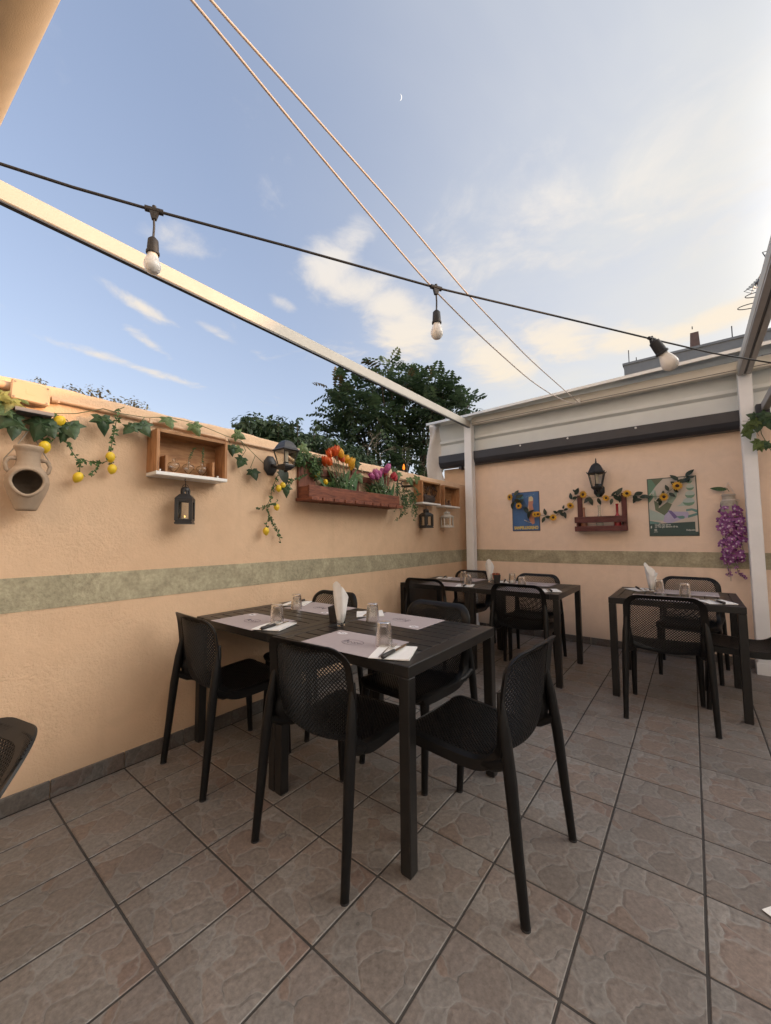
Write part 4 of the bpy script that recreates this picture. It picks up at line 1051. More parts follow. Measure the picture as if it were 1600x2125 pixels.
lemon_strand('lemon garland with five yellow lemons beside the hanging clay jar', LW(160, 930, .03),
             [[(98, 905), (120, 905), (138, 918), (150, 938), (163, 956), (166, 962), (165, 985)], [(165, 960), (180, 956), (200, 965), (222, 957), (230, 950)], [(205, 962), (200, 975), (192, 980), (190, 990)], [(248, 848), (240, 880), (234, 912), (230, 935), (231, 960), (234, 975)],
              [(118, 860), (110, 885), (118, 900)], [(108, 918), (98, 908), (88, 915)]],
             [(93, 927, 1.0), (123, 874, 1.05), (162, 990, .95), (229, 948, .95), (233, 973, .92)])
lemon_strand('lemon garland trailing down the wall below the left wall lamp', LW(570, 1040, .03),
             [[(583, 965), (577, 985), (566, 1010), (562, 1030), (558, 1042), (552, 1052), (558, 1066), (566, 1085), (576, 1105), (583, 1127)], [(585, 975), (590, 990), (600, 1000), (618, 994), (632, 985)], [(552, 1052), (540, 1054), (531, 1056)], [(556, 1050), (568, 1045), (576, 1040)], [(560, 1075), (553, 1085), (552, 1098)], [(600, 1000), (594, 1010)],
              [(632, 985), (630, 970), (636, 950)]],
             [(578, 1013, .92), (587, 1007, .88), (574, 1052, .92), (552, 1102, .98), (658, 984, .92), (676, 1000, .88)])
lf = thing('dark_lance_leaf', LW(575, 990, .05), 'dark lance shaped leaf hanging under the left wall lamp', 'leaf'); put_leaf(lf, BLADE, LW(583, 970, .06), .13, 3.5, (1, -.3, .2))

# ---- parsley like tufts on the planter and hanging fern
def tuft(b, c, rad, n, size, seed, squash=(1, 1, 1), down=0):
    r2 = random.Random(seed)
    for _ in range(n):
        d_ = Vector((r2.gauss(0, 1), r2.gauss(0, 1), r2.gauss(0, 1))).normalized() * r2.random() ** .45
        p = Vector(c) + Vector((d_.x * rad * squash[0], d_.y * rad * squash[1], d_.z * rad * squash[2])); s = size * r2.uniform(.6, 1.3)
        M_ = frame(d_ + Vector((.6, -.2, .5)) * .7, (0, 0, 1), r2.uniform(0, 6.28), p, s)
        b.add([tuple(M_ @ Vector(q)) for q in ((0, 0, 0), (.32, .45, .08), (0, 1, -.08), (-.32, .45, .08))], [(0, 1, 2), (0, 2, 3)])

# ---- hanging clay jar
M_clay = simple('clay', (.36, .27, .19), .9, .2, 9, .35, 70)
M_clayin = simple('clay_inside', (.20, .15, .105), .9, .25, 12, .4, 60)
jc = np.array([.098, .158, 0])
jar = thing('clay_jar', (.098, .158, 1.36), 'clay amphora with a large hole in its belly hanging by string on the wall', 'jar')
prof = [(.034, 1.357), (.038, 1.36), (.047, 1.385), (.063, 1.425), (.074, 1.458), (.078, 1.482), (.075, 1.508), (.064, 1.535), (.048, 1.553), (.042, 1.575), (.041, 1.60), (.044, 1.622), (.050, 1.633), (.053, 1.640), (.052, 1.648), (.046, 1.652)]
pz = [z for _, z in prof]; pr = [r for r, _ in prof]
zz = np.linspace(1.357, 1.652, 60); NA = 72; th0 = math.radians(-8); OZ, OR, OH = 1.480, .84, .060
def hole(a, z):
    da = (a - th0 + PI) % (2 * PI) - PI; hz = (z - OZ) / (OH * (1.0 if z > OZ else 1.05)); wd = OR * (1 + .12 * hz); return (da / wd) ** 2 + hz ** 2
vs = []; fs = []
for z in zz:
    r = np.interp(z, pz, pr)
    for j in range(NA): a = 2 * PI * j / NA; vs.append((jc[0] + r * math.cos(a), jc[1] + r * math.sin(a), z))
for i in range(len(zz) - 1):
    for j in range(NA):
        if hole(2 * PI * (j + .5) / NA, (zz[i] + zz[i + 1]) / 2) < 1: continue
        fs.append((i * NA + j, i * NA + (j + 1) % NA, (i + 1) * NA + (j + 1) % NA, (i + 1) * NA + j))
fs.append(tuple(range(NA - 1, -1, -1)))
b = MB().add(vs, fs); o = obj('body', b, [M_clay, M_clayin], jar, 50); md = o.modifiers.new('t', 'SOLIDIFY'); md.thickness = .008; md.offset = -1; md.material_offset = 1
b = MB(); pts = []
for k in range(41):
    a = 2 * PI * k / 40; z = OZ + OH * math.sin(a); hz = math.sin(a); an = th0 + OR * (1 + .12 * hz) * math.cos(a); r = np.interp(z, pz, pr) - .001
    pts.append((jc[0] + r * math.cos(an), jc[1] + r * math.sin(an), z))
b.tube(pts, .0072, 10, False); obj('opening_rim', b, M_clay, jar, 180)
for s in (-1, 1):
    b = MB(); b.tube([(jc[0], jc[1] + s * .042, 1.592), (jc[0], jc[1] + s * .066, 1.588), (jc[0], jc[1] + s * .077, 1.565), (jc[0], jc[1] + s * .072, 1.538), (jc[0], jc[1] + s * .06, 1.53)], [.010, .0085, .008, .0085, .011], 8); obj('handle', b, M_clay, jar, 180)
b = MB(); hk = (.012, .172, 1.752)
for s in (-1, 1): b.tube([hk, (.05, .165 + s * .04, 1.66), (jc[0] - .01, jc[1] + s * .079, 1.585), (jc[0] - .01, jc[1] + s * .08, 1.55), (jc[0], jc[1] + s * .066, 1.548)], .0022, 5)
obj('string', b, M_twig, jar, 180)
b = MB(); b.tube([(-.005, .172, 1.752), (.018, .172, 1.752), (.02, .172, 1.762)], .003, 6); obj('nail', b, M_iron, jar)

# ---- junction box, pipe, ledge
M_pvc = simple('pvc_peach', (.62, .42, .27), .55, .05, 8)
jb = thing('junction_box', (.03, .16, 1.91), 'peach painted junction box on the wall top at the far left', 'junction box')
Mj = Matrix.Translation((0, .162, 1.914)) @ Matrix.Rotation(math.radians(-2), 4, 'X')
b = MB(); b.bbox((-.005, -.068, -.044), (.042, .068, .044), .005, Mj); obj('body', b, M_pvc, jb)
b = MB(); b.bbox((.043, -.0705, -.0465), (.058, .0705, .0465), .006, Mj); lid = obj('lid', b, M_pvc, jb)
b = MB(); b.box((.0579, -.018, -.012), (.0588, .014, .012), Mj); obj('moulded_mark', b, M_pvc, jb)
for y in (-.058, .058):
    for z in (-.035, .035):
        b = MB(); b.lathe([(.0048, 0), (.0048, .0006), (0, .0007)], 10, Mj @ Matrix.Translation((.0585, y, z)) @ Matrix.Rotation(PI / 2, 4, 'Y')); obj('screw', b, M_twig, jb)
pp = thing('conduit_pipe', (.015, 2, 1.9), 'thin peach painted conduit pipe running along the stucco wall under its top', 'pipe')
pts = [LW(u, v, .014) for u, v in [(106, 829), (119, 831), (212, 851), (312, 874), (390, 893), (469, 911), (555, 930), (609, 942), (660, 953), (750, 976), (831, 995), (868, 1000)]]
b = MB(); b.tube(pts, .0105, 10); obj('tube', b, M_pvc, pp, 60)
b = MB(); b.tube([LW(u, v, .014) for u, v in [(-60, 785), (0, 797), (26, 803)]], .020, 10); obj('tube', b, M_pvc, pp, 60)
for k in (1, 3, 5, 7, 9):
    p = pts[k]; b = MB(); b.box((p[0] - .014, p[1] - .008, p[2] - .0135), (p[0] + .0125, p[1] + .008, p[2] + .0135)); obj('clip', b, M_pvc, pp)
b = MB(); b.tube([pts[0], pts[1]], .0165, 12); obj('sleeve', b, M_pvc, pp, 60)
lg = thing('metal_ledge', (.05, .17, 1.82), 'small dark grey metal ledge fixed above the hanging clay jar', 'ledge')
b = MB(); b.bbox((-.003, .105, 1.822), (.085, .245, 1.830), .002); b.bbox((.0, .112, 1.808), (.078, .238, 1.8215), .002); obj('plate', b, simple('ledge_metal', (.10, .09, .088), .5, .3, 40, .3, 90), lg)
b = MB(); b.bbox((.0852, .106, 1.812), (.088, .244, 1.8295), .001); obj('lip', b, simple('ledge_lip', (.30, .25, .22), .5, .15, 30), lg)

# ---- box shelves
M_pine = wood('pine', (.44, .235, .105), (.30, .145, .06), (20, 3, 20), .55)
M_pineh = wood('pine_v', (.43, .22, .10), (.28, .13, .055), (20, 20, 3), .55)
def box_shelf(name, label, y0, y1, z0, z1, dx, mid=None):
    t = thing(name, (0, (y0 + y1) / 2, z0), label, 'shelf', 'wooden box shelves on the stucco wall'); w = .017
    b = MB(); b.box((.0008, y0 + w, z0 + .022), (.008, y1 - w, z1 - w)); obj('back_panel', b, M_pine, t)
    for ya in (y0, y1 - w): b = MB(); b.bbox((.0005, ya, z0 + .0205), (dx, ya + w, z1 - .0002), .0015); obj('side_panel', b, M_pineh, t)
    b = MB(); b.bbox((.0006, y0 + w + .0004, z1 - w), (dx - .001, y1 - w - .0004, z1), .0015); obj('top_panel', b, M_pine, t)
    b = MB(); b.bbox((.0004, y0 - .0005, z0), (dx + .002, y1 + .0005, z0 + .020), .0015); obj('bottom_panel', b, M_white2, t)
    return t
s1 = box_shelf('box_shelf', 'large wooden box shelf with white base holding three glass vases', .682, 1.105, 1.585, 1.845, .135)
for y in (.712, 1.055):
    b = MB(); b.lathe([(.004, 1.605), (.004, 1.616), (.006, 1.616), (.006, 1.62), (0, 1.62)], 8, Matrix.Translation((.11, y, 0))); obj('dowel', b, M_white2, s1)
rk = thing('vase_rack', (.06, .88, 1.606), 'small wooden rack inside the box shelf holding three hanging vases', 'rack')
for ya in (.738, 1.018): b = MB(); b.bbox((.03, ya, 1.6055), (.112, ya + .014, 1.705), .0012); obj('side_board', b, M_pineh, rk)
b = MB(); b.prism([(.7525, 1.606), (1.0175, 1.606), (1.0175, 1.678), (.985, 1.678), (.985, 1.692), (.93, 1.692), (.925, 1.684), (.90, 1.684), (.895, 1.70), (.84, 1.70), (.835, 1.690), (.80, 1.690), (.795, 1.70), (.7525, 1.70)], .031, .04, Matrix(((0, 0, 1, 0), (1, 0, 0, 0), (0, 1, 0, 0), (0, 0, 0, 1)))); obj('back_board', b, M_pine, rk)
b = MB(); b.bbox((.045, .7525, 1.6058), (.11, 1.0175, 1.612), .001); obj('base_board', b, M_pine, rk)
vp = [(.0005, -.034), (.006, -.031), (.018, -.017), (.030, .002), (.033, .012), (.028, .022), (.012, .029), (.0085, .034), (.009, .046), (.011, .050)]
vi = [(.0095, .050), (.0075, .045), (.007, .034), (.010, .0275), (.0265, .0205), (.0312, .0115), (.0285, .002), (.017, -.015), (.0005, -.030)]
for k, (y, lab) in enumerate(((.800, 'empty teardrop glass vase at the left of the small wooden rack'), (.885, 'teardrop glass vase with a thin sprig in the middle of the small wooden rack'), (.968, 'teardrop glass vase with a leafy green sprig at the right of the small wooden rack'))):
    t = thing('glass_vase', (.078, y, 1.647), lab, 'vase', 'teardrop glass vases in the box shelf'); b = MB(); b.lathe(vp + vi, 24, Matrix.Translation((.078, y, 1.647)), cap=(False, False)); obj('glass', b, M_vase, t, 60)
    if k:
        b = MB(); pts = [(.078, y, 1.64), (.08, y, 1.70), (.085, y + .012 * (2 - k), 1.745), (.09, y + .035 * (2 - k), 1.785)]; b.tube(pts, .0012, 5); obj('stem', b, M_stem, t)
        lb = MB(); sprigs(lb, pts[1:], 300 if k == 1 else 420, .012, (1, 0, .2), .006, 30 + k); tag(obj('leaves', lb, M_leaf, t), kind='stuff')
s2 = box_shelf('box_shelf', 'small wooden box shelf holding a piece of bark near the corner', 3.44, 3.84, 1.597, 1.862, .12)
s3 = box_shelf('box_shelf', 'small wooden box shelf with two tiny pots, next to the white post', 3.93, 4.33, 1.59, 1.855, .12)
M_bark = simple('bark', (.055, .038, .03), .9, .35, 18, .8, 40)
bk = thing('bark_basket', (.06, 3.65, 1.62), 'dark basket of bark and twigs inside the left small box shelf', 'basket')
b = MB(); vs = []; fs = []
for i in range(9):
    for j in range(14):
        a = 2 * PI * j / 14; rr = (.045 + .006 * math.sin(j * 2.1 + i)) * (1 if 0 < i < 8 else .8); vs.append((.062 + rr * math.cos(a), 3.53 + .028 * i, 1.668 + rr * math.sin(a)))
for i in range(8):
    for j in range(14): fs.append((i * 14 + j, i * 14 + (j + 1) % 14, (i + 1) * 14 + (j + 1) % 14, (i + 1) * 14 + j))
fs += [tuple(range(13, -1, -1)), tuple(8 * 14 + j for j in range(14))]; b.add(vs, fs); obj('bark_log', b, M_bark, bk, 40)
b = MB()
for k in range(16):
    y = random.uniform(3.5, 3.8); b.tube([(.06, y, 1.70), (.07 + random.uniform(-.03, .03), y + random.uniform(-.06, .06), 1.76), (.075, y + random.uniform(-.1, .1), 1.82)], .003, 5)
obj('twigs', b, M_bark, bk)
for y, s, lab in ((4.03, 1.15, 'tiny brown pot on the left in the right small box shelf'), (4.13, 1.0, 'tiny brown pot on the right in the right small box shelf')):
    b = MB(); b.lathe([(.024 * s, 0), (.026 * s, .012 * s), (.025 * s, .032 * s), (.012 * s, .042 * s), (.013 * s, .055 * s), (.017 * s, .064 * s), (.011 * s, .074 * s), (0, .076 * s)], 16, Matrix.Translation((.07, y, 1.6102)))
    solo('brown_pot', b, simple('pot', (.12, .06, .035), .7, .2, 30), (.07, y, 1.61), lab, 'pot', 'tiny pots in the box shelf', 50)

# ---- lanterns
M_pane = glass_mat('pane', (.93, .92, .88), .05, 1.2)
def lantern(label, c, w, h, mat, hex_=False, hang=.05, flame=True, glow=2.2, rz=0.0):
    x, y, z = c; t = thing('hanging_lantern', c, label, 'lantern', 'lanterns hung under the box shelves'); n = 6 if hex_ else 4; rot = (PI / 6 if hex_ else PI / 4) + rz; Mt = Matrix.Translation((x, y, z))
    b = MB(); b.frustum([(w * .5, 0), (w * .5, h * .045), (w * .46, h * .06), (w * .46, h * .085), (w * .42, h * .09)], n, rot, Mt); obj('base', b, mat, t)
    cc = 1 / math.cos(PI / n)
    for k in range(n):
        a0 = 2 * PI * k / n + rot; a1 = a0 + 2 * PI / n; r = w * .40 * cc
        p0 = (x + r * math.cos(a0), y + r * math.sin(a0)); p1 = (x + r * math.cos(a1), y + r * math.sin(a1))
        b = MB(); q = w * (.105 if not hex_ else .05); b.bbox((-q, -q, h * .085), (q, q, h * .645), .002, Matrix.Translation((p0[0], p0[1], z)) @ Matrix.Rotation(a0 + PI / 4, 4, 'Z')); obj('corner_post', b, mat, t)
        m = np.array([(p0[0] + p1[0]) / 2, (p0[1] + p1[1]) / 2]); e = np.array([p1[0] - p0[0], p1[1] - p0[1]]); L_ = np.linalg.norm(e); an = math.atan2(e[1], e[0])
        Mp = Matrix.Translation((m[0], m[1], z)) @ Matrix.Rotation(an, 4, 'Z')
        b = MB(); b.box((-L_ / 2 + q * .8, -.001, h * .10), (L_ / 2 - q * .8, .001, h * .60), Mp); obj('pane', b, M_pane, t)
        for z0, z1 in ((.585, .64), (.086, .13)):
            b = MB(); b.box((-L_ / 2 + q * .9, -q * .8, h * z0), (L_ / 2 - q * .9, q * .8, h * z1), Mp); obj('cross_rail', b, mat, t)
    b = MB(); b.frustum([(w * .50, h * .641), (w * .51, h * .66), (w * .47, h * .69), (w * .36, h * .745), (w * .28, h * .785)], n, rot, Mt); obj('roof', b, mat, t)
    b = MB(); b.lathe([(w * .26, h * .78), (w * .26, h * .80)], 14, Mt)
    for k in range(8): a = 2 * PI * k / 8; b.box((x + w * .235 * math.cos(a) - .004, y + w * .235 * math.sin(a) - .004, z + h * .79), (x + w * .235 * math.cos(a) + .004, y + w * .235 * math.sin(a) + .004, z + h * .885))
    b.lathe([(w * .27, h * .88), (w * .28, h * .90), (w * .25, h * .945), (w * .16, h * .975), (w * .07, h * .99), (0, h * .995)], 14, Mt); obj('chimney', b, mat, t, 50)
    b = MB()
    if hang > .03:
        b.tube([(x, y, z + h * .985), (x, y, z + h + hang * .7), (x, y - .006, z + h + hang * .85), (x, y, z + h + hang)], .0022, 6)
    pts = [(x, y + .018 * math.cos(a), z + h * .97 + .018 * math.sin(a)) for a in np.linspace(0, 2 * PI, 17)]; b.tube(pts, .0016, 5, False); obj('hanger', b, mat, t, 180)
    b = MB(); b.lathe([(w * .14, h * .09), (w * .14, h * .17), (w * .03, h * .172), (0, h * .175)], 14, Mt); cd_ = obj('candle', b, simple('wax', (.75, .70, .58), .6, .05), t, 60)
    if flame:
        b = MB(); b.lathe([(0, h * .175), (w * .026, h * .186), (w * .03, h * .198), (w * .012, h * .222), (0, h * .23)], 10, Mt); obj('flame', b, emit('flame_light', (1, .55, .12), glow), cd_, 180)
    return t
lantern('black square lantern with a glowing candle under the large box shelf', (.085, .868, 1.312), .094, .226, M_iron, hang=.045, rz=-.62)
lantern('small black lantern with a candle light under the left small box shelf', (.085, 3.565, 1.328), .118, .222, M_iron, hang=.04, rz=-.3)
lantern('small white lantern under the right small box shelf', (.085, 4.05, 1.34), .15, .2, simple('lantern_white', (.55, .52, .46), .6, .12, 30), hex_=True, hang=.05, flame=False)

# ---- wall lamps
M_milk = simple('lamp_tube', (.70, .66, .56), .3, .05)
def wall_lamp(label, base, nrm, n, w, zb, zt, rot, finial, out, rh=None):
    """base: point on wall, out: lantern axis offset from the wall, zb..zt: glass bottom and eave heights"""
    bx, by, bz = base; nx, ny = nrm; cx, cy = bx + nx * out, by + ny * out
    t = thing('wall_lamp', base, label, 'lamp', 'black lantern lamps on the walls'); Mt = Matrix.Translation((cx, cy, 0)); H = zt - zb; rh = rh or H * .8
    Mw = frame((nx, ny, 0), (0, 0, 1), 0, base)
    b = MB(); b.frustum([(.058, -.004), (.058, .008), (.046, .022), (.028, .030), (.012, .034)], 8, PI / 8, Mw @ Matrix.Scale(1.25, 4, (0, 1, 0)) @ Matrix.Scale(.95, 4, (1, 0, 0))); obj('wall_plate', b, M_iron, t, 30)
    b = MB(); b.tube([(bx + nx * .03, by + ny * .03, bz), (bx + nx * out * .55, by + ny * out * .55, bz - .03), (bx + nx * out * .9, by + ny * out * .9, bz - .015), (cx, cy, zb - .04), (cx, cy, zb - .012)], [.014, .012, .013, .016, .022], 10); obj('arm', b, M_iron, t, 180)
    b = MB(); b.frustum([(w * .18, zb - .035), (w * .30, zb - .012), (w * .31, zb), (w * .27, zb + .004)], n, rot, Mt); obj('bottom_cup', b, M_iron, t)
    cc = 1 / math.cos(PI / n)
    for k in range(n):
        a0 = 2 * PI * k / n + rot; a1 = a0 + 2 * PI / n; r0, r1 = w * .27 * cc, w * .43 * cc
        q = [(cx + r0 * math.cos(a0), cy + r0 * math.sin(a0), zb), (cx + r1 * math.cos(a0), cy + r1 * math.sin(a0), zt), (cx + r1 * math.cos(a1), cy + r1 * math.sin(a1), zt), (cx + r0 * math.cos(a1), cy + r0 * math.sin(a1), zb)]
        b = MB(); b.tube([q[0], q[1]], .0042 if n == 4 else .005, 6); obj('corner_bar', b, M_iron, t, 60)
        ins = [tuple(np.array(p) + (np.array([cx, cy, p[2]]) - np.array(p)) * .03) for p in q]; th_ = [tuple(np.array(p) + (np.array([cx, cy, p[2]]) - np.array(p)) * .05) for p in q]
        b = MB(); b.add(ins + th_, [(0, 1, 2, 3), (7, 6, 5, 4), (0, 4, 5, 1), (1, 5, 6, 2), (2, 6, 7, 3), (3, 7, 4, 0)]); obj('pane', b, M_pane, t)
    e = w * .5
    b = MB(); b.frustum([(w * .43, zt - .006), (e, zt), (e * 1.0, zt + .004), (e * .82, zt + rh * .2), (e * .68, zt + rh * .48), (e * .50, zt + rh * .78), (e * .28, zt + rh * .95), (.01, zt + rh)], n, rot, Mt); obj('roof', b, M_iron, t)
    if finial:
        b = MB(); z0 = zt + rh * .99; b.lathe([(.010, z0), (.007, z0 + .008), (.011, z0 + .016), (.005, z0 + .024), (.0075, z0 + .036), (.003, z0 + .052), (0, z0 + .062)], 12, Mt); obj('finial', b, M_iron, t, 60)
        for k in range(n): a = 2 * PI * k / n + rot; b = MB(); x1, y1 = cx + e * cc * math.cos(a), cy + e * cc * math.sin(a); b.tube([(x1 - (x1 - cx) * .08, y1 - (y1 - cy) * .08, zt + .004), (x1, y1, zt + .012), (x1 + (x1 - cx) * .06, y1 + (y1 - cy) * .06, zt + .022)], [.004, .004, .002], 6); obj('roof_horn', b, M_iron, t)
    b = MB(); b.lathe([(.021, zb + .004), (.021, zb + H * .20), (.018, zb + H * .22)], 14, Mt); obj('socket', b, M_iron, t, 60)
    b = MB(); b.lathe([(.0165, zb + H * .22), (.018, zb + H * .5), (.017, zb + H * .93), (0, zb + H * .97)], 14, Mt); obj('tube_bulb', b, M_milk, t, 60)
wall_lamp('black four sided lantern lamp on the stucco wall left of the red planter', (0, 1.522, 1.765), (1, 0), 4, .142, 1.747, 1.852, PI / 4, False, .19, .076)
wall_lamp('black six sided lantern lamp with pointed finial above the bottle rack', (1.66, YB, 1.735), (0, -1), 6, .175, 1.765, 1.912, PI / 6, True, .135)

# ---- string lights
st = thing('string_lights', (1.7, 1.0, 2.2), 'black festoon cable with three white bulbs strung across the patio', 'string lights')
cab = [(.60, -.95, 2.215), (1.092, -.087, 2.2), (1.154, .049, 2.2), (1.247, .223, 2.2), (1.443, .566, 2.2), (1.717, 1.064, 2.2), (2.027, 1.562, 2.2), (2.347, 2.082, 2.2), (2.6, 2.485, 2.2), (2.866, 2.851, 2.2), (3.3, 3.42, 2.205)]
b = MB(); b.tube(cab, .0041, 8); obj('cable', b, M_rubber, st, 180)
def bulb_at(p, drop, s, tilt=None):
    p = Vector(p); R = Matrix.Identity(4) if tilt is None else tilt; Mt = Matrix.Translation(p) @ R
    d_ = (Vector(cab[5]) - Vector(cab[4])).normalized(); an = math.atan2(d_.y, d_.x)
    b = MB(); Mr = Matrix.Translation(p) @ Matrix.Rotation(an, 4, 'Z'); b.tube([tuple(Mr @ Vector((-.024, 0, 0))), tuple(Mr @ Vector((.024, 0, 0)))], .0085, 8)
    b.prism([(-.014, 0), (.014, 0), (.006, -.028), (-.006, -.028)], -.006, .006, Mr @ Matrix.Rotation(PI / 2, 4, 'X')); b.tube([tuple(Mr @ Vector((0, 0, .004))), tuple(Mr @ Vector((0, 0, .013)))], .006, 8); obj('tee', b, M_rubber, st, 60)
    if drop > .03:
        b = MB(); b.tube([tuple(p + Vector((0, 0, -.024))), tuple(p + Vector((.001, .001, -drop * .6))), tuple(p + Vector((0, 0, -drop)))], .0032, 6); obj('drop_wire', b, M_rubber, st, 60)
    Mt = Mt @ Matrix.Translation((0, 0, -drop))
    b = MB(); b.lathe([(.005, .004), (.009, 0), (.014 * s, -.006), (.0155 * s, -.030 * s), (.0155 * s, -.040 * s), (.018 * s, -.042 * s), (.018 * s, -.048 * s), (.012, -.05 * s)][::-1], 16, Mt); obj('socket', b, M_rubber, st, 50)
    b = MB(); prof = [(.0125, -.046), (.0145, -.056), (.0185, -.066), (.0222, -.078), (.0228, -.086), (.0205, -.096), (.014, -.1045), (.006, -.1085), (0, -.109)]
    b.lathe([(r * s, z * s) for r, z in prof][::-1], 20, Mt); obj('bulb', b, M_bulb, st, 180)
bulb_at((1.247, .223, 2.2), .088, 1.0)
bulb_at((1.717, 1.064, 2.2), .095, 1.05)
v_ = Vector(tuple(BW(1398, 765, 2.6))) - Vector((2.35, 2.09, 2.195))
tl = Vector((.55 * CM[0][0], .55 * CM[0][1], -.83)).normalized()
bulb_at((2.352, 2.088, 2.2), .012, 1.62, (-tl).to_track_quat('Z', 'Y').to_matrix().to_4x4())

# ---- red planter made from pallet boards
M_red = wood('red_stain', (.235, .080, .043), (.105, .034, .023), (20, 3, 20), .6, .3)
M_redv = wood('red_stain_v', (.225, .077, .042), (.10, .033, .022), (20, 20, 3), .6, .3)
M_redx = wood('red_stain_x', (.235, .081, .044), (.115, .037, .025), (3, 20, 20), .6, .3)
pn = thing('planter_shelf', (.08, 2.36, 1.54), 'long reddish brown pallet planter with tulips on the stucco wall', 'planter')
for (y0, y1, z1) in ((1.775, 1.955, 1.882), (2.395, 2.495, 1.888), (2.86, 2.95, 1.84)):
    b = MB(); b.bbox((.002, y0, 1.541), (.022, y1, z1), .003); obj('upright', b, M_redv, pn)
for (z0, z1) in ((1.745, 1.80), (1.60, 1.655)):
    b = MB(); b.bbox((.0225, 1.96, z0), (.036, 2.94, z1), .002); obj('back_slat', b, M_red, pn)
b = MB(); b.bbox((.135, 1.768, 1.543), (.157, 2.952, 1.637), .003); obj('front_board', b, M_red, pn)
for ya in (1.776, 2.43, 2.925): b = MB(); b.bbox((.0225, ya, 1.5415), (.1345, ya + .02, 1.632), .002); obj('end_board', b, M_redx, pn)
yy = 1.762
for k in range(10):
    w = .1205 + random.uniform(-.006, .006); b = MB(); b.bbox((.001, yy, 1.515 + random.uniform(-.0015, .0015)), (.196 + random.uniform(-.003, .003), yy + w - .012, 1.5405), .002); obj('base_slat', b, M_redx, pn); yy += w
# tulips
def tulip_mesh(name, mat):
    b = MB()
    for lay, (n0, rr) in enumerate(((3, .92), (3, 1.0))):
        for k in range(n0):
            a0 = 2 * PI * k / 3 + lay * PI / 3; v = []; f = []
            for i in range(6):
                t = i / 5; r = .020 * rr * (math.sin(PI * (.12 + .70 * t)) ** .8) ; z = .056 * t; wd = 1.25 * math.sin(PI * (.16 + .80 * t)) ** .8
                for j in (-1, 0, 1): a = a0 + j * wd * .62; q = r * (1.0 if j == 0 else .97); v.append((q * math.cos(a), q * math.sin(a), z - (0 if j == 0 else .006 * t)))
            for i in range(5):
                for j in range(2): a = i * 3 + j; f.append((a, a + 1, a + 4, a + 3))
            b.add(v, f)
    me = b.mesh(name, 180); me.materials.append(mat); return me
M_tor = leafmat('tulip_orange', (.60, .07, .02), (.72, .16, .03), .45, .25); M_tye = leafmat('tulip_yellow', (.75, .38, .03), (.80, .50, .05), .45, .25)
M_tpi = leafmat('tulip_pink', (.42, .06, .22), (.52, .16, .34), .45, .25); M_tre = leafmat('tulip_red', (.45, .02, .03), (.50, .04, .05), .45, .25)
M_tleaf = leafmat('tulip_leaf', (.030, .085, .028), (.085, .17, .055), .45, .2); M_wfl = simple('white_petals', (.75, .75, .62), .6, .05)
TUL = {k: tulip_mesh('tulip_head', m_) for k, m_ in (('o', M_tor), ('y', M_tye), ('p', M_tpi), ('r', M_tre))}
TBL = blade_mesh('leaf', M_tleaf, .085, .16)
def bouquet(label, yc, heads, nl, seed):
    r2 = random.Random(seed); t = thing('tulip_bouquet', (.085, yc, 1.56), label, 'flowers', 'tulip bouquets in the red planter'); sb = MB()
    for (u, v, kind) in heads:
        p = Vector(LW(u, v, .10 + r2.uniform(-.04, .05))); b0 = Vector((.085 + r2.uniform(-.02, .02), yc + r2.uniform(-.05, .05), 1.545)); mid = (p + b0) / 2 + Vector((.02, 0, 0))
        sb.tube([tuple(b0), tuple(mid), tuple(p)], .003, 5); d_ = (p - mid).normalized() + Vector((r2.uniform(-.3, .3), r2.uniform(-.3, .3), 0))
        place('tulip_head', TUL[kind], frame(d_, (1, 0, .1), r2.random() * 6, p, r2.uniform(1.3, 1.6)), t)
    obj('stems', sb, M_stem, t, 180)
    for _ in range(nl):
        p = (.085 + r2.uniform(-.03, .04), yc + r2.uniform(-.10, .12), 1.56 + r2.uniform(0, .03)); d_ = Vector((r2.uniform(-.2, .5), r2.uniform(-.75, .75), 1)).normalized()
        nn = Vector((1, r2.uniform(-.4, .4), .1)); place('leaf', TBL, frame(nn + Vector((0, r2.uniform(-.7, .7), r2.uniform(-.2, .5))), tuple(d_), r2.uniform(-.3, .3), p, r2.uniform(.17, .31)), t)
    lb = MB(); tuft(lb, (.08, yc, 1.66), .13, 520, .034, seed, (.5, 1.25, .75)); tag(obj('greenery', lb, M_leaf, t), kind='stuff')
    fb = MB(); tuft(fb, (.125, yc, 1.70), .12, 34, .011, seed + 1, (.5, 1.25, .75)); tag(obj('white_blossom', fb, M_wfl, t), kind='stuff')
bouquet('bouquet of orange, red and yellow tulips at the left of the red planter', 2.20,
        [(676, 962, 'o'), (686, 950, 'o'), (687, 966, 'o'), (692, 948, 'o'), (679, 968, 'o'), (698, 942, 'o'), (702, 956, 'o'), (697, 946, 'o'), (712, 960, 'o'), (711, 950, 'y'), (719, 962, 'y'), (726, 968, 'y'), (727, 975, 'y')], 90, 5)
bouquet('bouquet of pink and dark red tulips at the right of the red planter', 2.74,
        [(776, 994, 'p'), (784, 996, 'p'), (780, 990, 'p'), (789, 991, 'p'), (793, 984, 'p'), (801, 982, 'p'), (805, 977, 'p'), (802, 989, 'r'), (812, 993, 'r'), (819, 998, 'r')], 64, 6)
b = MB(); tuft(b, tuple(LW(622, 950, .05)), .075, 380, .032, 11, (.5, 1.1, .9)); tag(solo('parsley_tuft', b, M_leaf, tuple(LW(622, 950, .05)), 'bushy green artificial tuft on the left end of the red planter', 'greenery'), kind=None)
b = MB(); tuft(b, tuple(LW(655, 968, .05)), .085, 420, .026, 12, (.5, 1.0, 1.3)); solo('green_sprig', b, M_leaf, tuple(LW(655, 968, .05)), 'pale green sprigs between the left upright and the orange tulips', 'greenery')
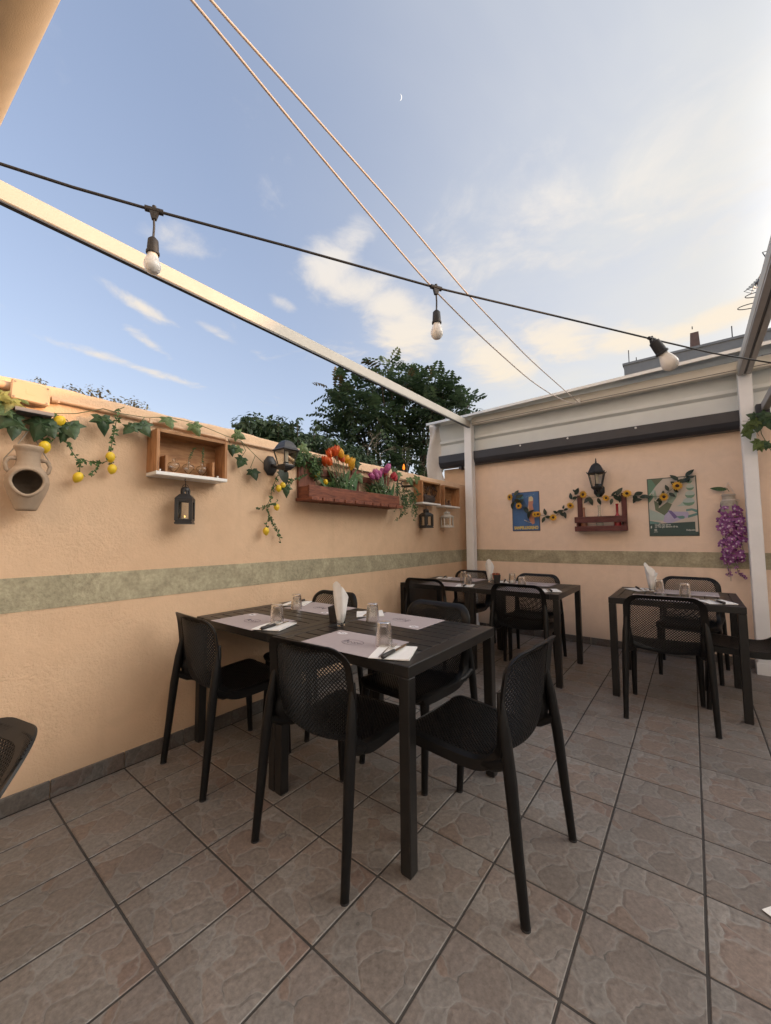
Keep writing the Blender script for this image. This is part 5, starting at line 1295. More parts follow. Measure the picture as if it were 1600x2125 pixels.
# fern and bracket right of the planter
fb = thing('iron_bracket', tuple(LW(838, 1008, .08)), 'black iron bracket with a flat dish right of the red planter', 'bracket')
c_ = LW(845, 1010, .11); b = MB(); b.lathe([(.02, -.006), (.06, 0), (.066, .008), (.058, .006), (.02, 0), (0, 0)], 20, Matrix.Translation(tuple(c_))); obj('dish', b, M_iron, fb, 60)
b = MB(); b.tube([(.0, c_[1] - .03, c_[2] + .05), (.05, c_[1] - .03, c_[2] + .03), (c_[0] - .03, c_[1], c_[2] - .002)], .006, 8); b.tube([(.004, c_[1] - .03, c_[2] + .09), (.004, c_[1] - .03, c_[2] - .09)], .006, 8)
b.tube([(.05, c_[1] - .03, c_[2] + .03), (.06, c_[1] - .02, c_[2] + .06), (.075, c_[1] - .01, c_[2] + .055)], .005, 8); obj('arm', b, M_iron, fb, 60)
b = MB(); r2 = random.Random(4); sb = MB()
for k in range(26):
    y0, z0 = 2.98 + r2.random() * .36, 1.80 - r2.random() * .16; ln = r2.uniform(.10, .26); x0 = .04 + r2.random() * .06
    pts = [(x0, y0, z0), (x0 + .03, y0 + r2.uniform(-.04, .04), z0 - ln * .3), (x0 + .03, y0 + r2.uniform(-.06, .06), z0 - ln * .75), (x0 + .02, y0 + r2.uniform(-.08, .08), z0 - ln)]
    sb.tube(pts, .0014, 4); sprigs(b, pts, 150, .022, (1, -.2, .1), .02, 100 + k)
fe = thing('hanging_fern', (.06, 3.15, 1.75), 'hanging green fern between the red planter and the small box shelf', 'plant')
tag(obj('fronds', b, M_leaf, fe), kind='stuff'); obj('stems', sb, M_stem, fe)

# ------------------------------------------------------------------ end wall: posters
MBW = Matrix(((1, 0, 0, 0), (0, 0, -1, YB), (0, 1, 0, 0), (0, 0, 0, 1)))     # local x, y on the wall, z out of it
def flat(name, polys, mat, parent, lift, thick=.0004, M=MBW):
    b = MB()
    for p in polys:
        ar = sum(p[i][0] * p[(i + 1) % len(p)][1] - p[(i + 1) % len(p)][0] * p[i][1] for i in range(len(p)))
        b.prism(p if ar > 0 else p[::-1], lift, lift + thick, M)
    return obj(name, b, mat, parent)
def lettering(name, text, size, x, z, lift, mat, parent, fit=None, bold=0.0, M=MBW, rot=0.0):
    cu = bpy.data.curves.new(name, 'FONT'); cu.body = text; cu.size = size; cu.offset = bold; cu.extrude = .0002; cu.resolution_u = 3
    tmp = bpy.data.objects.new(name, cu); COL.objects.link(tmp)
    dg = bpy.context.evaluated_depsgraph_get(); me = bpy.data.meshes.new_from_object(tmp.evaluated_get(dg))
    bpy.data.objects.remove(tmp); bpy.data.curves.remove(cu)
    xs = [v.co.x for v in me.vertices]; w = max(xs) - min(xs); sx_ = (fit / w) if fit else 1.0
    me.transform(M @ Matrix.Translation((x, z, lift)) @ Matrix.Rotation(rot, 4, 'Z') @ Matrix.Diagonal((sx_, 1, 1, 1)) @ Matrix.Translation((-min(xs), 0, 0)))
    off = wloc(parent); me.transform(Matrix.Translation((-off[0], -off[1], -off[2]))); me.name = name; me.materials.clear(); me.materials.append(mat)
    return link(bpy.data.objects.new(name, me), parent)
def ink(name, c, r=.45): return simple(name, c, r, .08, 9)
p1 = thing('tin_sign', (.825, YB, 1.535), 'blue tin sign with yellow SANPELLEGRINO lettering half hidden by sunflowers', 'sign')
X0, X1, Z0, Z1 = .655, .998, 1.29, 1.783
b = MB(); b.bbox((X0, YB - .006, Z0), (X1, YB + .001, Z1), .002); obj('plate', b, ink('sign_border', (.03, .035, .06)), p1)
MSB = simple('sign_blue', (.045, .125, .29), .42, .25, 5)
flat('blue_field', [[(X0 + .008, Z0 + .008), (X1 - .008, Z0 + .008), (X1 - .008, Z1 - .008), (X0 + .008, Z1 - .008)]], MSB, p1, .0062)
flat('light_beam', [[(.72, 1.70), (.80, 1.70), (.90, 1.50), (.86, 1.47)]], ink('sign_blue_dark', (.035, .09, .19)), p1, .0068)
bt = [(.905, 1.37), (.935, 1.385), (.925, 1.56), (.915, 1.62), (.922, 1.63), (.925, 1.70), (.905, 1.725), (.872, 1.715), (.868, 1.66), (.862, 1.62), (.85, 1.56), (.868, 1.43)]
flat('printed_bottle', [bt], ink('sign_salmon', (.50, .22, .14)), p1, .0074)
flat('printed_cap', [[(.866, 1.66), (.922, 1.665), (.925, 1.70), (.905, 1.725), (.872, 1.715)], [(.86, 1.58), (.868, 1.62), (.872, 1.52), (.865, 1.47)]], ink('sign_cream', (.62, .52, .30)), p1, .0080)
flat('printed_swoosh', [[(.80, 1.43), (.83, 1.41), (.91, 1.385), (.85, 1.40), (.815, 1.43)]], ink('sign_white', (.62, .60, .55)), p1, .0076)
M_signy = ink('sign_yellow', (.60, .47, .13))
lettering('lettering', 'SANPELLEGRINO', .052, X0 + .022, Z0 + .024, .0080, M_signy, p1, fit=.30, bold=.0028)
lettering('lettering', 'sete', .055, .725, 1.685, .0080, ink('sign_teal', (.20, .45, .42)), p1, fit=.085, bold=.001, rot=.28)
flat('dash_line', [[(.83 + .03 * k, 1.715 + .009 * k), (.85 + .03 * k, 1.721 + .009 * k), (.85 + .03 * k, 1.724 + .009 * k), (.83 + .03 * k, 1.718 + .009 * k)] for k in range(4)], ink('sign_teal2', (.25, .45, .5)), p1, .0078)
p2 = thing('poster', (2.32, YB, 1.515), 'large green and cream geometric tin poster with a slogan strip at its foot', 'poster')
X0, X1, Z0, Z1 = 2.113, 2.524, 1.212, 1.818; PW, PH = X1 - X0, Z1 - Z0
def q(pts): return [(X0 + a * PW, Z1 - c * PH) for a, c in pts]
b = MB(); b.bbox((X0, YB - .007, Z0), (X1, YB + .001, Z1), .002); obj('plate', b, ink('poster_frame', (.06, .075, .06)), p2)
flat('cream_field', [q([(.02, .015), (.98, .015), (.98, .97), (.02, .97)])], ink('poster_cream', (.50, .44, .37)), p2, .0072)
for q_ in ([(.02, .015), (.10, .015), (.19, .13), (.02, .30)], [(.02, .30), (.10, .26), (.13, .32), (.05, .40), (.02, .42)]): flat('green_shape', [q(q_)], ink('poster_green', (.10, .21, .14)), p2, .0078)
for q_ in ([(.10, .015), (.34, .015), (.19, .13)], [(.13, .38), (.24, .44), (.22, .52), (.40, .42), (.50, .46), (.36, .66), (.15, .55)]): flat('olive_shape', [q(q_)], ink('poster_olive', (.10, .13, .075)), p2, .0080)
for q_ in ([(.40, .42), (.45, .33), (.62, .22), (.60, .34), (.50, .45)], [(.12, .28), (.17, .20), (.20, .34), (.15, .38)]): flat('grey_green_shape', [q(q_)], ink('poster_greygreen', (.24, .32, .25)), p2, .0079)
flat('aqua_shape', [q([(.02, .53), (.36, .65), (.42, .74), (.02, .72)]), q([(.03, .23), (.11, .18), (.18, .22), (.10, .27)]), q([(.80, .36), (.66, .47), (.58, .50), (.78, .50), (.88, .42)])], ink('poster_aqua', (.34, .42, .37)), p2, .0077)
for k, (cx, cz, rx, rz) in enumerate(((.86, .08, .06, .05), (.87, .19, .075, .055), (.86, .31, .095, .065), (.83, .43, .115, .07))):
    up = [(cx + rx * math.cos(t), cz - rz * .9 * math.sin(t)) for t in np.linspace(0, PI, 14)]; dn = [(cx + rx * math.cos(t), cz + rz * math.sin(t)) for t in np.linspace(PI, 0, 14)][1:-1]
    flat('shaded_disc', [q(up + dn[::1])], ink('poster_disc', (.42 - .02 * k, .48 - .02 * k, .40)), p2, .0082 + .0004 * k)
    lo = [(cx + rx * math.cos(t), cz + rz * math.sin(t)) for t in np.linspace(0, PI, 14)] + [(cx + rx * .98 * math.cos(t), cz + rz * .25 * math.sin(t)) for t in np.linspace(PI, 0, 10)]
    flat('shaded_disc', [q(lo)], ink('poster_disc_dark', (.13, .24, .16)), p2, .0085 + .0004 * k)
flat('lilac_shape', [q([(.34, .64), (.42, .58), (.80, .60), (.84, .68), (.60, .74), (.42, .79), (.30, .75)])], ink('poster_lilac', (.38, .34, .48)), p2, .0083)
flat('purple_shape', [q([(.40, .56), (.48, .57), (.60, .68), (.53, .71)])], ink('poster_purple', (.14, .10, .26)), p2, .0090)
for q_ in ([(.56, .67), (.70, .66), (.74, .68), (.72, .71), (.64, .71)], [(.80, .66), (.98, .62), (.98, .66), (.80, .70)], [(.77, .555), (.88, .545), (.98, .57), (.98, .62), (.88, .58), (.77, .59)], [(.02, .73), (.26, .77), (.18, .79), (.02, .79)]): flat('teal_shape', [q(q_)], ink('poster_teal', (.10, .22, .20)), p2, .0091)
flat('dark_strip', [q([(.02, .79), (.93, .765), (.93, .93), (.98, .93), (.98, .985), (.02, .985)])], ink('poster_dark', (.025, .06, .055)), p2, .0094)
M_pwh = ink('poster_white', (.48, .50, .46))
lettering('lettering', 'Quello che serve', .026, X0 + .05, Z1 - .818 * PH, .0100, M_pwh, p2, fit=.135, bold=.0006)
lettering('lettering', "ce l'hai già dentro di te.", .026, X0 + .05, Z1 - .852 * PH, .0100, M_pwh, p2, fit=.195, bold=.0006)
lettering('lettering', 'Dolipostino', .022, X0 + .31, Z1 - .912 * PH, .0100, M_pwh, p2, fit=.075, bold=.0005)
cx, cz = .135, .893
flat('flower_emblem', [q([(cx + .032 * math.cos(a + t), cz + .022 * math.sin(a + t)) for t, k in ((-.35, 1), (0, 1.3), (.35, 1))] + [(cx, cz)]) for a in np.linspace(0, 2 * PI, 7)[:-1]], M_pwh, p2, .0100)
flat('emblem_bar', [q([(.095, .925), (.18, .922), (.18, .929), (.095, .932)]), q([(.035, .83), (.06, .815), (.06, .855), (.035, .87)])], M_pwh, p2, .0099)

# ---- bottle rack of red pallet wood
M_mar = wood('maroon_stain', (.14, .05, .042), (.085, .028, .024), (3, 20, 20), .65, .3); M_marv = wood('maroon_stain_v', (.14, .05, .042), (.085, .028, .024), (20, 20, 3), .65, .3)
br = thing('bottle_rack', (1.67, YB, 1.27), 'dark red pallet wood rack holding three bottles on the end wall', 'rack')
for (x0, x1) in ((1.43, 1.482), (1.872, 1.922)):
    b = MB(); b.bbox((x0, YB - .022, 1.275), (x1, YB - .001, 1.692), .003); obj('upright', b, M_marv, br)
for (z0, z1) in ((1.368, 1.437), (1.272, 1.330)):
    b = MB(); b.bbox((1.416, YB - .128, z0), (1.928, YB - .108, z1), .003); obj('front_board', b, M_mar, br)
for x0 in (1.43, 1.897):
    b = MB(); b.bbox((x0, YB - .107, 1.275), (x0 + .02, YB - .023, 1.434), .003); obj('side_board', b, M_mar, br)
b = MB(); b.bbox((1.4515, YB - .1075, 1.274), (1.8955, YB - .0225, 1.288), .003); obj('base_board', b, M_mar, br)
def bottle(x, mat, lab, h=1.0):
    zb = 1.2885; b = MB(); pr_ = [(.0005, 0), (.033, 0), (.035, .004), (.035, .115 * h), (.030, .14 * h), (.014, .165 * h), (.0125, .18 * h), (.0125, .262 * h), (.015, .265 * h), (.015, .276 * h), (.011, .277 * h)]
    b.lathe(pr_ + [(.0095, .27 * h), (.010, .18 * h), (.027, .138 * h), (.031, .11 * h), (.031, .008), (.0005, .007)], 24, Matrix.Translation((x, YB - .066, zb)), cap=(False, False)); solo('bottle', b, mat, (x, YB - .066, zb), lab, 'bottle', 'bottles in the dark red rack', 40)
bottle(1.505, simple('amber_glass_paint', (.30, .13, .075), .25, .2, 14, spec=.6), 'short amber bottle at the left of the dark red rack', .93)
bottle(1.662, glass_mat('bottle_clear', (.9, .93, .88), .03), 'clear glass bottle in the middle of the dark red rack', .99)
bottle(1.835, simple('red_glass_paint', (.30, .018, .022), .2, .2, 14, spec=.6), 'bright red bottle at the right of the dark red rack', 1.02)

# ---- sunflower garland
M_sun = leafmat('sunflower_petal', (.72, .36, .025), (.78, .48, .05), .5, .25); M_sunb = simple('sunflower_centre', (.05, .022, .012), .9, .3, 200, .6, 300)
def sunflower_mesh():
    b = MB()
    for lay, (n_, r0, r1, lift) in enumerate(((14, .010, .040, .004), (12, .010, .030, .010))):
        for k in range(n_):
            a = 2 * PI * (k + .5 * lay) / n_; ca, sa = math.cos(a), math.sin(a); w = .0072; l2 = lift + .006
            f_ = lambda r, s, z: (r * ca - s * sa, r * sa + s * ca, z)
            b.add([f_(r0, -w * .5, lift), f_(r0, w * .5, lift), f_(r1 * .62, w, l2), f_(r1 * .62, -w, l2), f_(r1, 0, lift + .002)], [(0, 1, 2, 3), (3, 2, 4)])
    me = b.mesh('sunflower', 180); me.materials.append(M_sun); b = MB(); b.lathe([(.0135, .006), (.013, .013), (.008, .017), (0, .018)], 12); m2 = b.mesh('centre', 180); m2.materials.append(M_sunb); return me, m2
SF, SFC = sunflower_mesh(); SBL = blade_mesh('leaf', M_dleaf, .30, .12)
sg = thing('sunflower_garland', (1.5, YB - .02, 1.6), 'garland of artificial sunflowers draped across the end wall over both signs', 'garland')
path = [(1057, 1032), (1070, 1042), (1080, 1054), (1097, 1064), (1111, 1068), (1130, 1070), (1148, 1075), (1163, 1063), (1176, 1058), (1184, 1049), (1196, 1034), (1212, 1026), (1226, 1032), (1242, 1031), (1257, 1033), (1272, 1029), (1286, 1026), (1300, 1026), (1318, 1030), (1335, 1032), (1350, 1030), (1366, 1030), (1378, 1030), (1390, 1018), (1405, 1008), (1413, 998), (1424, 987), (1433, 977)]
b = MB(); b.tube([BW(u, v, .03) for u, v in path], .0022, 5); obj('stem', b, M_stem, sg, 180)
for (u, v, s, az) in [(1059, 1032, 1.0, -.3), (1077, 1050, .95, .1), (1111, 1068, .85, .3), (1116, 1067, .8, .8), (1148, 1074, .95, .5), (1183, 1050, .95, 1.0), (1211, 1026, 1.0, -.2), (1257, 1034, .85, .9), (1301, 1025, 1.0, .3), (1377, 1031, .95, .6), (1405, 1009, 1.05, .4)]:
    nn = Vector((-.15 + math.sin(az) * .8, -1, .15 + random.uniform(-.4, .3))); M_ = frame(nn, (0, 0, 1), random.random() * 6, BW(u, v, .055), s * 1.22)
    f_ = place('sunflower', SF, M_, sg); c_ = bpy.data.objects.new('centre', SFC); c_.parent = f_; COL.objects.link(c_)
for (u, v, s, sp) in [(1071, 1023, 14, -.6), (1077, 1030, 16, -1.2), (1064, 1046, 16, 2.4), (1073, 1040, 20, 1.2), (1062, 1050, 14, 3.2), (1080, 1041, 14, -1.0), (1092, 1058, 18, .5), (1097, 1068, 18, 2.6), (1101, 1062, 14, -.8), (1131, 1063, 14, .2), (1128, 1078, 13, 2.7), (1137, 1073, 13, 1.5), (1152, 1063, 12, 1.2), (1162, 1061, 14, -1.2), (1167, 1067, 14, -2.3), (1172, 1068, 14, -2.9), (1174, 1057, 11, 1.6), (1169, 1052, 10, .2),
                      (1184, 1030, 15, .3), (1193, 1033, 13, -1.0), (1197, 1020, 17, -.5), (1192, 1019, 9, .5), (1218, 1037, 16, 2.4), (1226, 1039, 18, -2.8), (1241, 1027, 12, .2), (1243, 1040, 15, -2.9), (1273, 1024, 14, -.4), (1279, 1033, 18, -2.4), (1284, 1020, 18, -.7), (1285, 1034, 16, 3.1), (1269, 1040, 13, 2.9), (1318, 1036, 16, 2.7), (1325, 1024, 20, -1.1), (1317, 1031, 14, -.4), (1323, 1037, 14, -1.6), (1336, 1030, 18, -1.5), (1346, 1031, 14, -1.3), (1368, 1037, 14, 2.0), (1370, 1042, 14, 3.1), (1384, 1013, 14, .4), (1376, 1023, 12, .2), (1394, 1026, 14, -2.2), (1400, 991, 18, .7), (1415, 998, 18, -1.6), (1398, 1003, 16, .8), (1430, 981, 20, -.6), (1428, 993, 14, -2.9), (1421, 996, 16, 1.9), (1433, 990, 12, -1.5), (1403, 1018, 12, -2.2)]:
    p = BW(u, v, .035 + random.uniform(0, .025)); d_ = float((p - CAM) @ CM[2]); nn = Vector((random.uniform(-.6, .6), -1, random.uniform(-.2, .5)))
    M_ = frame(nn, (0, 0, 1), sp, p, s / FPX * d_ * .98) @ Matrix.Translation((0, -.45, 0)); place('leaf', SBL, M_, sg)

# ---- jar with purple orchids
M_jar = simple('jar_whitewash', (.36, .32, .26), .75, .2, 30, .3, 90); M_orc = leafmat('orchid_petal', (.19, .035, .18), (.42, .18, .40), .5, .25); M_orc2 = leafmat('orchid_throat', (.62, .42, .58), (.72, .60, .66), .5, .2)
oj = thing('hanging_jar', tuple(BW(1514, 1060, .06)), 'whitewashed jar hung by string on the end wall beside the right post', 'jar')
cj = BW(1513, 1050, .062); jx, jy = cj[0], cj[1]; zt_ = BW(1513, 1026, .062)[2]
b = MB(); b.lathe([(.052, zt_), (.050, zt_ - .004), (.047, zt_ - .012), (.047, zt_ - .05), (.053, zt_ - .058), (.062, zt_ - .075), (.064, zt_ - .10), (.064, zt_ - .20), (.058, zt_ - .215), (0, zt_ - .216)][::-1], 28, Matrix.Translation((jx, jy, 0)), cap=(False, False)); jo = obj('jar_body', b, M_jar, oj, 50); md = jo.modifiers.new('t', 'SOLIDIFY'); md.thickness = .004; md.offset = -1
b = MB()
for z in (zt_ - .052, zt_ - .058, zt_ - .008): b.tube([(jx + .051 * math.cos(a), jy + .051 * math.sin(a), z) for a in np.linspace(0, 2 * PI, 25)], .003, 5, False)
hk = BW(1511, 1001, .004); b.tube([hk, (jx - .048, jy, zt_ - .01)], .002, 5); b.tube([hk, (jx + .048, jy, zt_ - .01)], .002, 5); b.tube([(jx + .05, jy - .02, zt_ - .05), (jx + .075, jy - .04, zt_ - .06), (jx + .06, jy - .03, zt_ - .085)], .0025, 5); obj('string', b, M_rope, oj)
op = thing('orchid_spray', (jx, jy - .05, zt_ - .05), 'cascade of purple artificial orchids spilling down from the whitewashed jar', 'flowers')
b = MB()
strands = [[(1508, 1052), (1502, 1085), (1500, 1115), (1505, 1150), (1512, 1180), (1513, 1197)], [(1520, 1052), (1515, 1090), (1512, 1130), (1526, 1165), (1532, 1188), (1544, 1200)], [(1530, 1055), (1535, 1085), (1536, 1115), (1542, 1140), (1546, 1162)]]
for s_ in strands: b.tube([BW(u, v, .10) for u, v in s_], .002, 5)
b.tube([BW(1513, 1020, .07), BW(1508, 1013, .06), BW(1503, 1012, .05)], .003, 5); b.tube([BW(1516, 1180, .06), BW(1517, 1206, .03)], .0015, 5); obj('stem', b, M_stem, op)
put_leaf(op, blade_mesh('leaf', M_leaf, .2, .05), BW(1508, 1016, .06), .125, 1.35, (-.1, -1, .2))
def blossom_mesh():
    b = MB(); me = None
    for k in range(5):
        a = 2 * PI * k / 5 + PI / 2; w = .017 if k in (1, 4) else .010; ca, sa = math.cos(a), math.sin(a); f_ = lambda r, s, z: (r * ca - s * sa, r * sa + s * ca, z)
        b.add([f_(.002, 0, .002), f_(.012, -w * .8, .004), f_(.024, -w * .7, .001), f_(.030, 0, -.002), f_(.024, w * .7, .001), f_(.012, w * .8, .004)], [(0, 1, 2, 3), (0, 3, 4, 5)])
    me = b.mesh('blossom', 180); me.materials.append(M_orc)
    b = MB(); b.add([(0, .004, .006), (.008, -.004, .008), (.004, -.013, .010), (-.004, -.013, .010), (-.008, -.004, .008), (0, -.006, .014)], [(0, 5, 1), (1, 5, 2), (2, 5, 3), (3, 5, 4), (4, 5, 0)]); m2 = b.mesh('throat', 180); m2.materials.append(M_orc2); return me, m2
BL, BLT = blossom_mesh()
def blossom(u, v, off, s):
    nn = Vector((random.uniform(-.8, .6), -1, random.uniform(-.5, .5))); o = place('blossom', BL, frame(nn, (0, 0, 1), random.uniform(-.6, .6), BW(u, v, off), s), op)
    c_ = bpy.data.objects.new('throat', BLT); c_.parent = o; COL.objects.link(c_)
r2 = random.Random(12)
for k in range(120):
    v = 1052 + (r2.random()) * 112; t = (v - 1052) / 112
    cxp = 1516 + 6 * t; hw = 22 + 4 * math.sin(t * 3) - (4 if t > .85 else 0); u = cxp + r2.uniform(-hw, hw)
    if t > .72 and 1524 < u < 1534: continue
    blossom(u, v, r2.uniform(.07, .14), r2.uniform(.85, 1.25))
for k in range(34):
    s_ = strands[k % 2]; i = r2.choice((3, 4)); a = r2.random(); u = s_[i][0] * (1 - a) + s_[min(i + 1, 5)][0] * a; v = s_[i][1] * (1 - a) + s_[min(i + 1, 5)][1] * a
    blossom(u + r2.uniform(-6, 6), v, r2.uniform(.05, .10), r2.uniform(.28, .5) if v > 1170 else r2.uniform(.4, .7))
# ---- vine on the right post
vn = thing('vine_sprig', (2.93, 4.5, 2.25), 'green vine leaves clinging to the right white post', 'vine')
def PP(u, v, y=4.50): return on(u, v, 1, y)
b = MB(); b.tube([PP(1541, 874), PP(1551, 874), PP(1552, 882)], .002, 5); b.tube([PP(1552, 872), PP(1566, 864), PP(1574, 868), PP(1580, 900), PP(1600, 935)], .003, 5); b.tube([PP(1566, 890), PP(1575, 905)], .002, 5); obj('stem', b, M_stem, vn)
M_vine = leafmat('vine_leaf', (.075, .115, .035), (.14, .19, .055), .5, .25); VL = [ivy_mesh('leaf', M_vine, 40 + k) for k in range(3)]
for (u, v, s, sp, dk) in [(1550, 890, 22, 2.3, 0), (1553, 902, 20, 3.4, 0), (1562, 876, 24, 1.9, 0), (1560, 862, 16, 1.2, 1), (1572, 884, 26, 3.0, 1), (1573, 922, 26, 2.6, 0), (1590, 864, 26, -1.5, 1), (1585, 925, 22, 4.6, 0), (1598, 880, 24, 3.3, 1), (1594, 925, 18, 4.4, 1)]:
    p = PP(u, v, 4.47 - random.random() * .05); d_ = float((p - CAM) @ CM[2]); nn = Vector((random.uniform(-.5, .3), -1, random.uniform(-.1, .4)))
    place('leaf', IVY[0] if dk else VL[random.randrange(3)], frame(nn, (0, 0, 1), sp, p, s / FPX * d_) @ Matrix.Translation((0, -.35, 0)), vn)

# ------------------------------------------------------------------ greenery beyond the garden wall
M_tree = leafmat('tree_leaf', (.030, .058, .030), (.085, .132, .060), .5, .32); M_treeb = leafmat('tree_tip', (.10, .075, .035), (.13, .11, .05), .5, .25)
M_trunk = simple('trunk', (.12, .095, .07), .9, .3, 12, .6, 30)
def compound(V, F, p, d_, ln, pairs, lw, r2, droop=.35):
    d_ = d_ / np.linalg.norm(d_); side = np.cross(d_, [0, 0, 1.0]); side /= (np.linalg.norm(side) + 1e-9); up = np.cross(side, d_)
    for i in range(pairs):
        t = (i + .6) / pairs; c = p + d_ * ln * t + np.array([0, 0, -droop * ln * t * t])
        l_ = ln * .34 * math.sin(PI * (.25 + .62 * t)); 
        for sg in (-1, 1):
            o = side * sg * .85 + d_ * .35 + up * r2.uniform(-.25, .1) + np.array([0, 0, -.35]); o /= np.linalg.norm(o); w = np.cross(o, up); w /= (np.linalg.norm(w) + 1e-9)
            k = len(V); V.extend([c, c + o * l_ * .45 + w * lw, c + o * l_, c + o * l_ * .45 - w * lw]); F.append((k, k + 1, k + 2, k + 3))
def at(u, v, dist): r = ray(u, v); return CAM + r * dist
def bx(u, v, x): return on(u, v, 0, x)
tr = thing('ailanthus_tree', (-3.0, 6.8, -.12), 'tall dark green tree with feathery compound leaves beyond the wall corner', 'tree')
r2 = random.Random(21); V, F, VB, FB = [], [], [], []
clus = [(803, 745, .50), (822, 765, .55), (790, 775, .5), (845, 775, .45), (835, 795, .6), (870, 785, .6), (890, 775, .5), (905, 790, .6), (925, 790, .45), (880, 805, .6), (690, 800, .45), (700, 825, .55), (730, 810, .6), (745, 800, .5), (770, 800, .6), (680, 850, .5), (672, 868, .45), (695, 870, .6), (720, 845, .7), (755, 835, .7), (790, 830, .7), (820, 830, .7), (860, 830, .7), (895, 825, .6), (925, 818, .5), (945, 830, .45), (935, 845, .55), (965, 838, .35), (980, 832, .4), (955, 852, .4), (900, 855, .6), (860, 865, .7), (820, 870, .7), (780, 868, .7), (740, 875, .7), (705, 895, .6), (690, 905, .5), (730, 905, .6), (770, 905, .7), (815, 905, .7), (850, 900, .7), (885, 900, .6), (895, 930, .5), (860, 935, .6), (825, 940, .6), (790, 935, .55), (760, 930, .5), (880, 960, .5), (840, 965, .45), (905, 880, .5), (800, 965, .4)]
limbs = []
for (u, v, rad) in clus:
    if u < 690 and v > 840: continue
    u = 832 + (u - 832) * .95; v = v + (22 if v < 800 else 10 if v < 840 else 0)
    dist = r2.uniform(6.3, 8.3); c = at(u, v, dist); limbs.append(c); sc_ = dist / 7.3
    top = v < 830
    for _ in range(int(25 * rad / .6)):
        d_ = np.array([r2.gauss(0, 1), r2.gauss(0, 1), r2.gauss(.25, .7)]); d_ /= np.linalg.norm(d_)
        p = c + d_ * rad * r2.random() ** .7 * .42 * sc_
        hot = top and r2.random() < .10
        compound(VB if hot else V, FB if hot else F, p, d_ + np.array([0, 0, .1]), r2.uniform(.26, .44), 6, .026, r2)
b = MB(); b.v = [tuple(p) for p in V]; b.f = F; b.mi = [0] * len(F); obj('crown', b, M_tree, tr)
b = MB(); b.v = [tuple(p) for p in VB]; b.f = FB; b.mi = [0] * len(FB); obj('young_shoots', b, M_treeb, tr)['kind'] = 'stuff'
b = MB(); base = np.array([-3.0, 6.8, -.15])
stems = [base + np.array([dx, dy, 0]) for dx, dy in ((0, 0), (.35, .1), (-.4, -.1), (.7, .3), (-.75, .1), (.2, -.3))]
forks = [s_ + np.array([r2.uniform(-.25, .25), r2.uniform(-.3, .3), 2.1]) for s_ in stems]
for s_, f_ in zip(stems, forks): b.tube([s_, (s_ + f_) / 2 + np.array([.05, 0, 0]), f_], [.10, .075, .055], 8)
for c in limbs:
    f_ = min(forks, key=lambda q_: np.linalg.norm((q_ - c)[:2])); m_ = (f_ + c) / 2 + np.array([r2.uniform(-.1, .1), r2.uniform(-.1, .1), .1]); b.tube([f_, m_, c], [.035, .022, .010], 6)
obj('trunk', b, M_trunk, tr, 60)

def hedge(name, label, cat, spots, mat, size, n, loc, gw=.18, gh=.14):
    t = thing(name, loc, label, cat); r2 = random.Random(len(label)); b = MB(); sb = MB()
    for (u, v, xb) in spots:
        c = bx(u, v, xb); g0 = np.array([c[0], c[1], -.1]); sb.tube([g0, (g0 + c) / 2, c], [.014, .011, .005], 5)
        for _ in range(n):
            d_ = np.array([r2.gauss(0, 1), r2.gauss(0, 1), r2.gauss(0, 1)]); d_ /= np.linalg.norm(d_); p = c + d_ * np.array([gw, gw, gh]) * r2.random() ** .5; s = size * r2.uniform(.6, 1.3)
            M_ = frame(d_ + np.array([0, 0, .4]), (0, 0, 1), r2.uniform(0, 6.28), p, s); b.add([tuple(M_ @ Vector(q_)) for q_ in ((0, 0, 0), (.26, .45, .06), (0, 1, -.06), (-.26, .45, .06))], [(0, 1, 2), (0, 2, 3)])
    obj('foliage', b, mat, t); obj('stems', sb, M_trunk, t); return t
sp = []
r2 = random.Random(8)
for u in range(508, 770, 9):
    top = np.interp(u, [500, 540, 600, 660, 700, 770], [872, 878, 892, 908, 918, 945]); 
    for k in range(4): sp.append((u + r2.uniform(-5, 5), top + 8 + k * 15 + r2.uniform(-4, 4), -r2.uniform(.55, 1.0)))
hedge('laurel_hedge', 'dense dark green hedge rising just behind the stucco wall', 'hedge', sp, M_tree, .062, 60, (-.6, 2.5, -.1), .12, .09)
sp2 = [(512, 876, -.7), (525, 872, -.6), (540, 875, -.75), (560, 880, -.7), (578, 878, -.6), (600, 884, -.7), (618, 880, -.6), (652, 895, -.8), (655, 885, -.8), (580, 888, -.7)]
hedge('hedge_shoots', 'upright young leafy shoots along the top of the dark hedge', 'hedge', sp2, M_tree, .06, 26, (-.6, 1.8, -.1), .05, .09)
M_dry = leafmat('dry_weed', (.20, .19, .12), (.32, .29, .18), .8, .3)
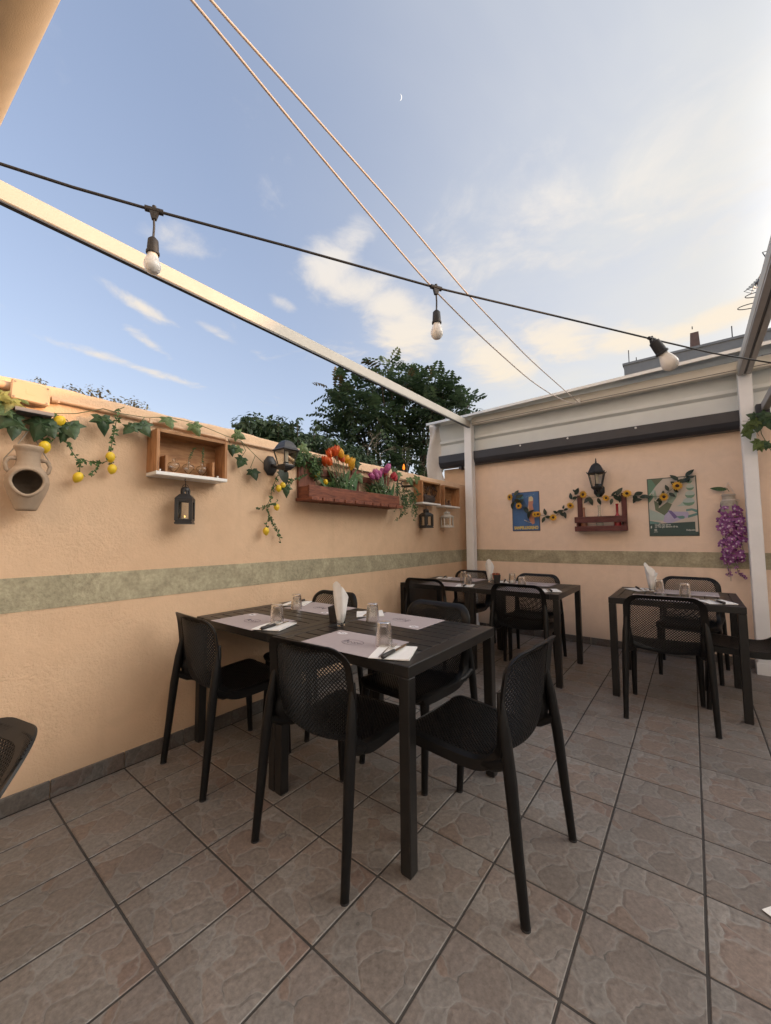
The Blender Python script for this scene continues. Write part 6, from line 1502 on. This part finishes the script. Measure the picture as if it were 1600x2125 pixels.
for k, (lab, spots) in enumerate((('small dry weed on the wall top just right of the junction box', [(84, 792, -.28), (88, 796, -.28), (80, 796, -.28)]),
                                  ('middle clump of dry grey green weeds behind the stucco wall', [(140, 810, -.28), (160, 812, -.28), (180, 815, -.28), (200, 816, -.28), (208, 806, -.28), (190, 808, -.28), (150, 806, -.28)]),
                                  ('clump of dry weeds behind the wall above the box shelf', [(232, 830, -.28), (255, 836, -.28), (270, 836, -.28), (285, 838, -.28), (300, 842, -.28), (278, 830, -.28), (240, 826, -.28)]))):
    hedge('dry_weed', lab, 'weed', [(u_, v_ + 7, x_) for u_, v_, x_ in spots], M_dry, .020, 30, tuple(bx(*spots[0])), .055, .05)['group'] = 'weeds on the garden wall'
ds = thing('bare_shrub', tuple(bx(860, 990, -.9)), 'pale leafless twigs standing in front of the dark tree', 'shrub'); b = MB(); r2 = random.Random(5)
def twig(p, d_, l_, r, n):
    q_ = p + d_ * l_; b.tube([p, (p + q_) / 2 + np.array([r2.uniform(-.02, .02)] * 3), q_], [r, r * .85, r * .6], 5)
    if n:
        for _ in range(2 + (r2.random() < .4)):
            e = d_ + np.array([r2.gauss(0, .7), r2.gauss(0, .7), r2.gauss(.0, .5)]); twig(q_, e / np.linalg.norm(e), l_ * r2.uniform(.55, .85), r * .62, n - 1)
for (u, v) in ((842, 985), (795, 965), (885, 990), (760, 955)):
    p = bx(u, v + 8, -.9); b.tube([np.array([p[0], p[1], -.1]), p], [.012, .007], 6); twig(p, np.array([r2.uniform(-.2, .2), r2.uniform(-.2, .2), 1.0]), .20, .0055, 4)
obj('twigs', b, M_twig, ds, 60)
tc_ = bx(838, 975, -.5); th_ = thing('garden_torch', tuple(tc_), 'small orange torch flame burning behind the wall near the corner', 'torch')
b = MB(); b.tube([(tc_[0], tc_[1], -.1), tuple(tc_)], .012, 8); obj('pole', b, M_twig, th_)
b = MB(); b.lathe([(.009, 0), (.015, .014), (.016, .026), (.012, .048), (.006, .070), (0, .082)], 12, Matrix.Translation(tuple(tc_))); obj('flame', b, emit('torch_flame', (1.0, .22, .015), .55), th_, 180)
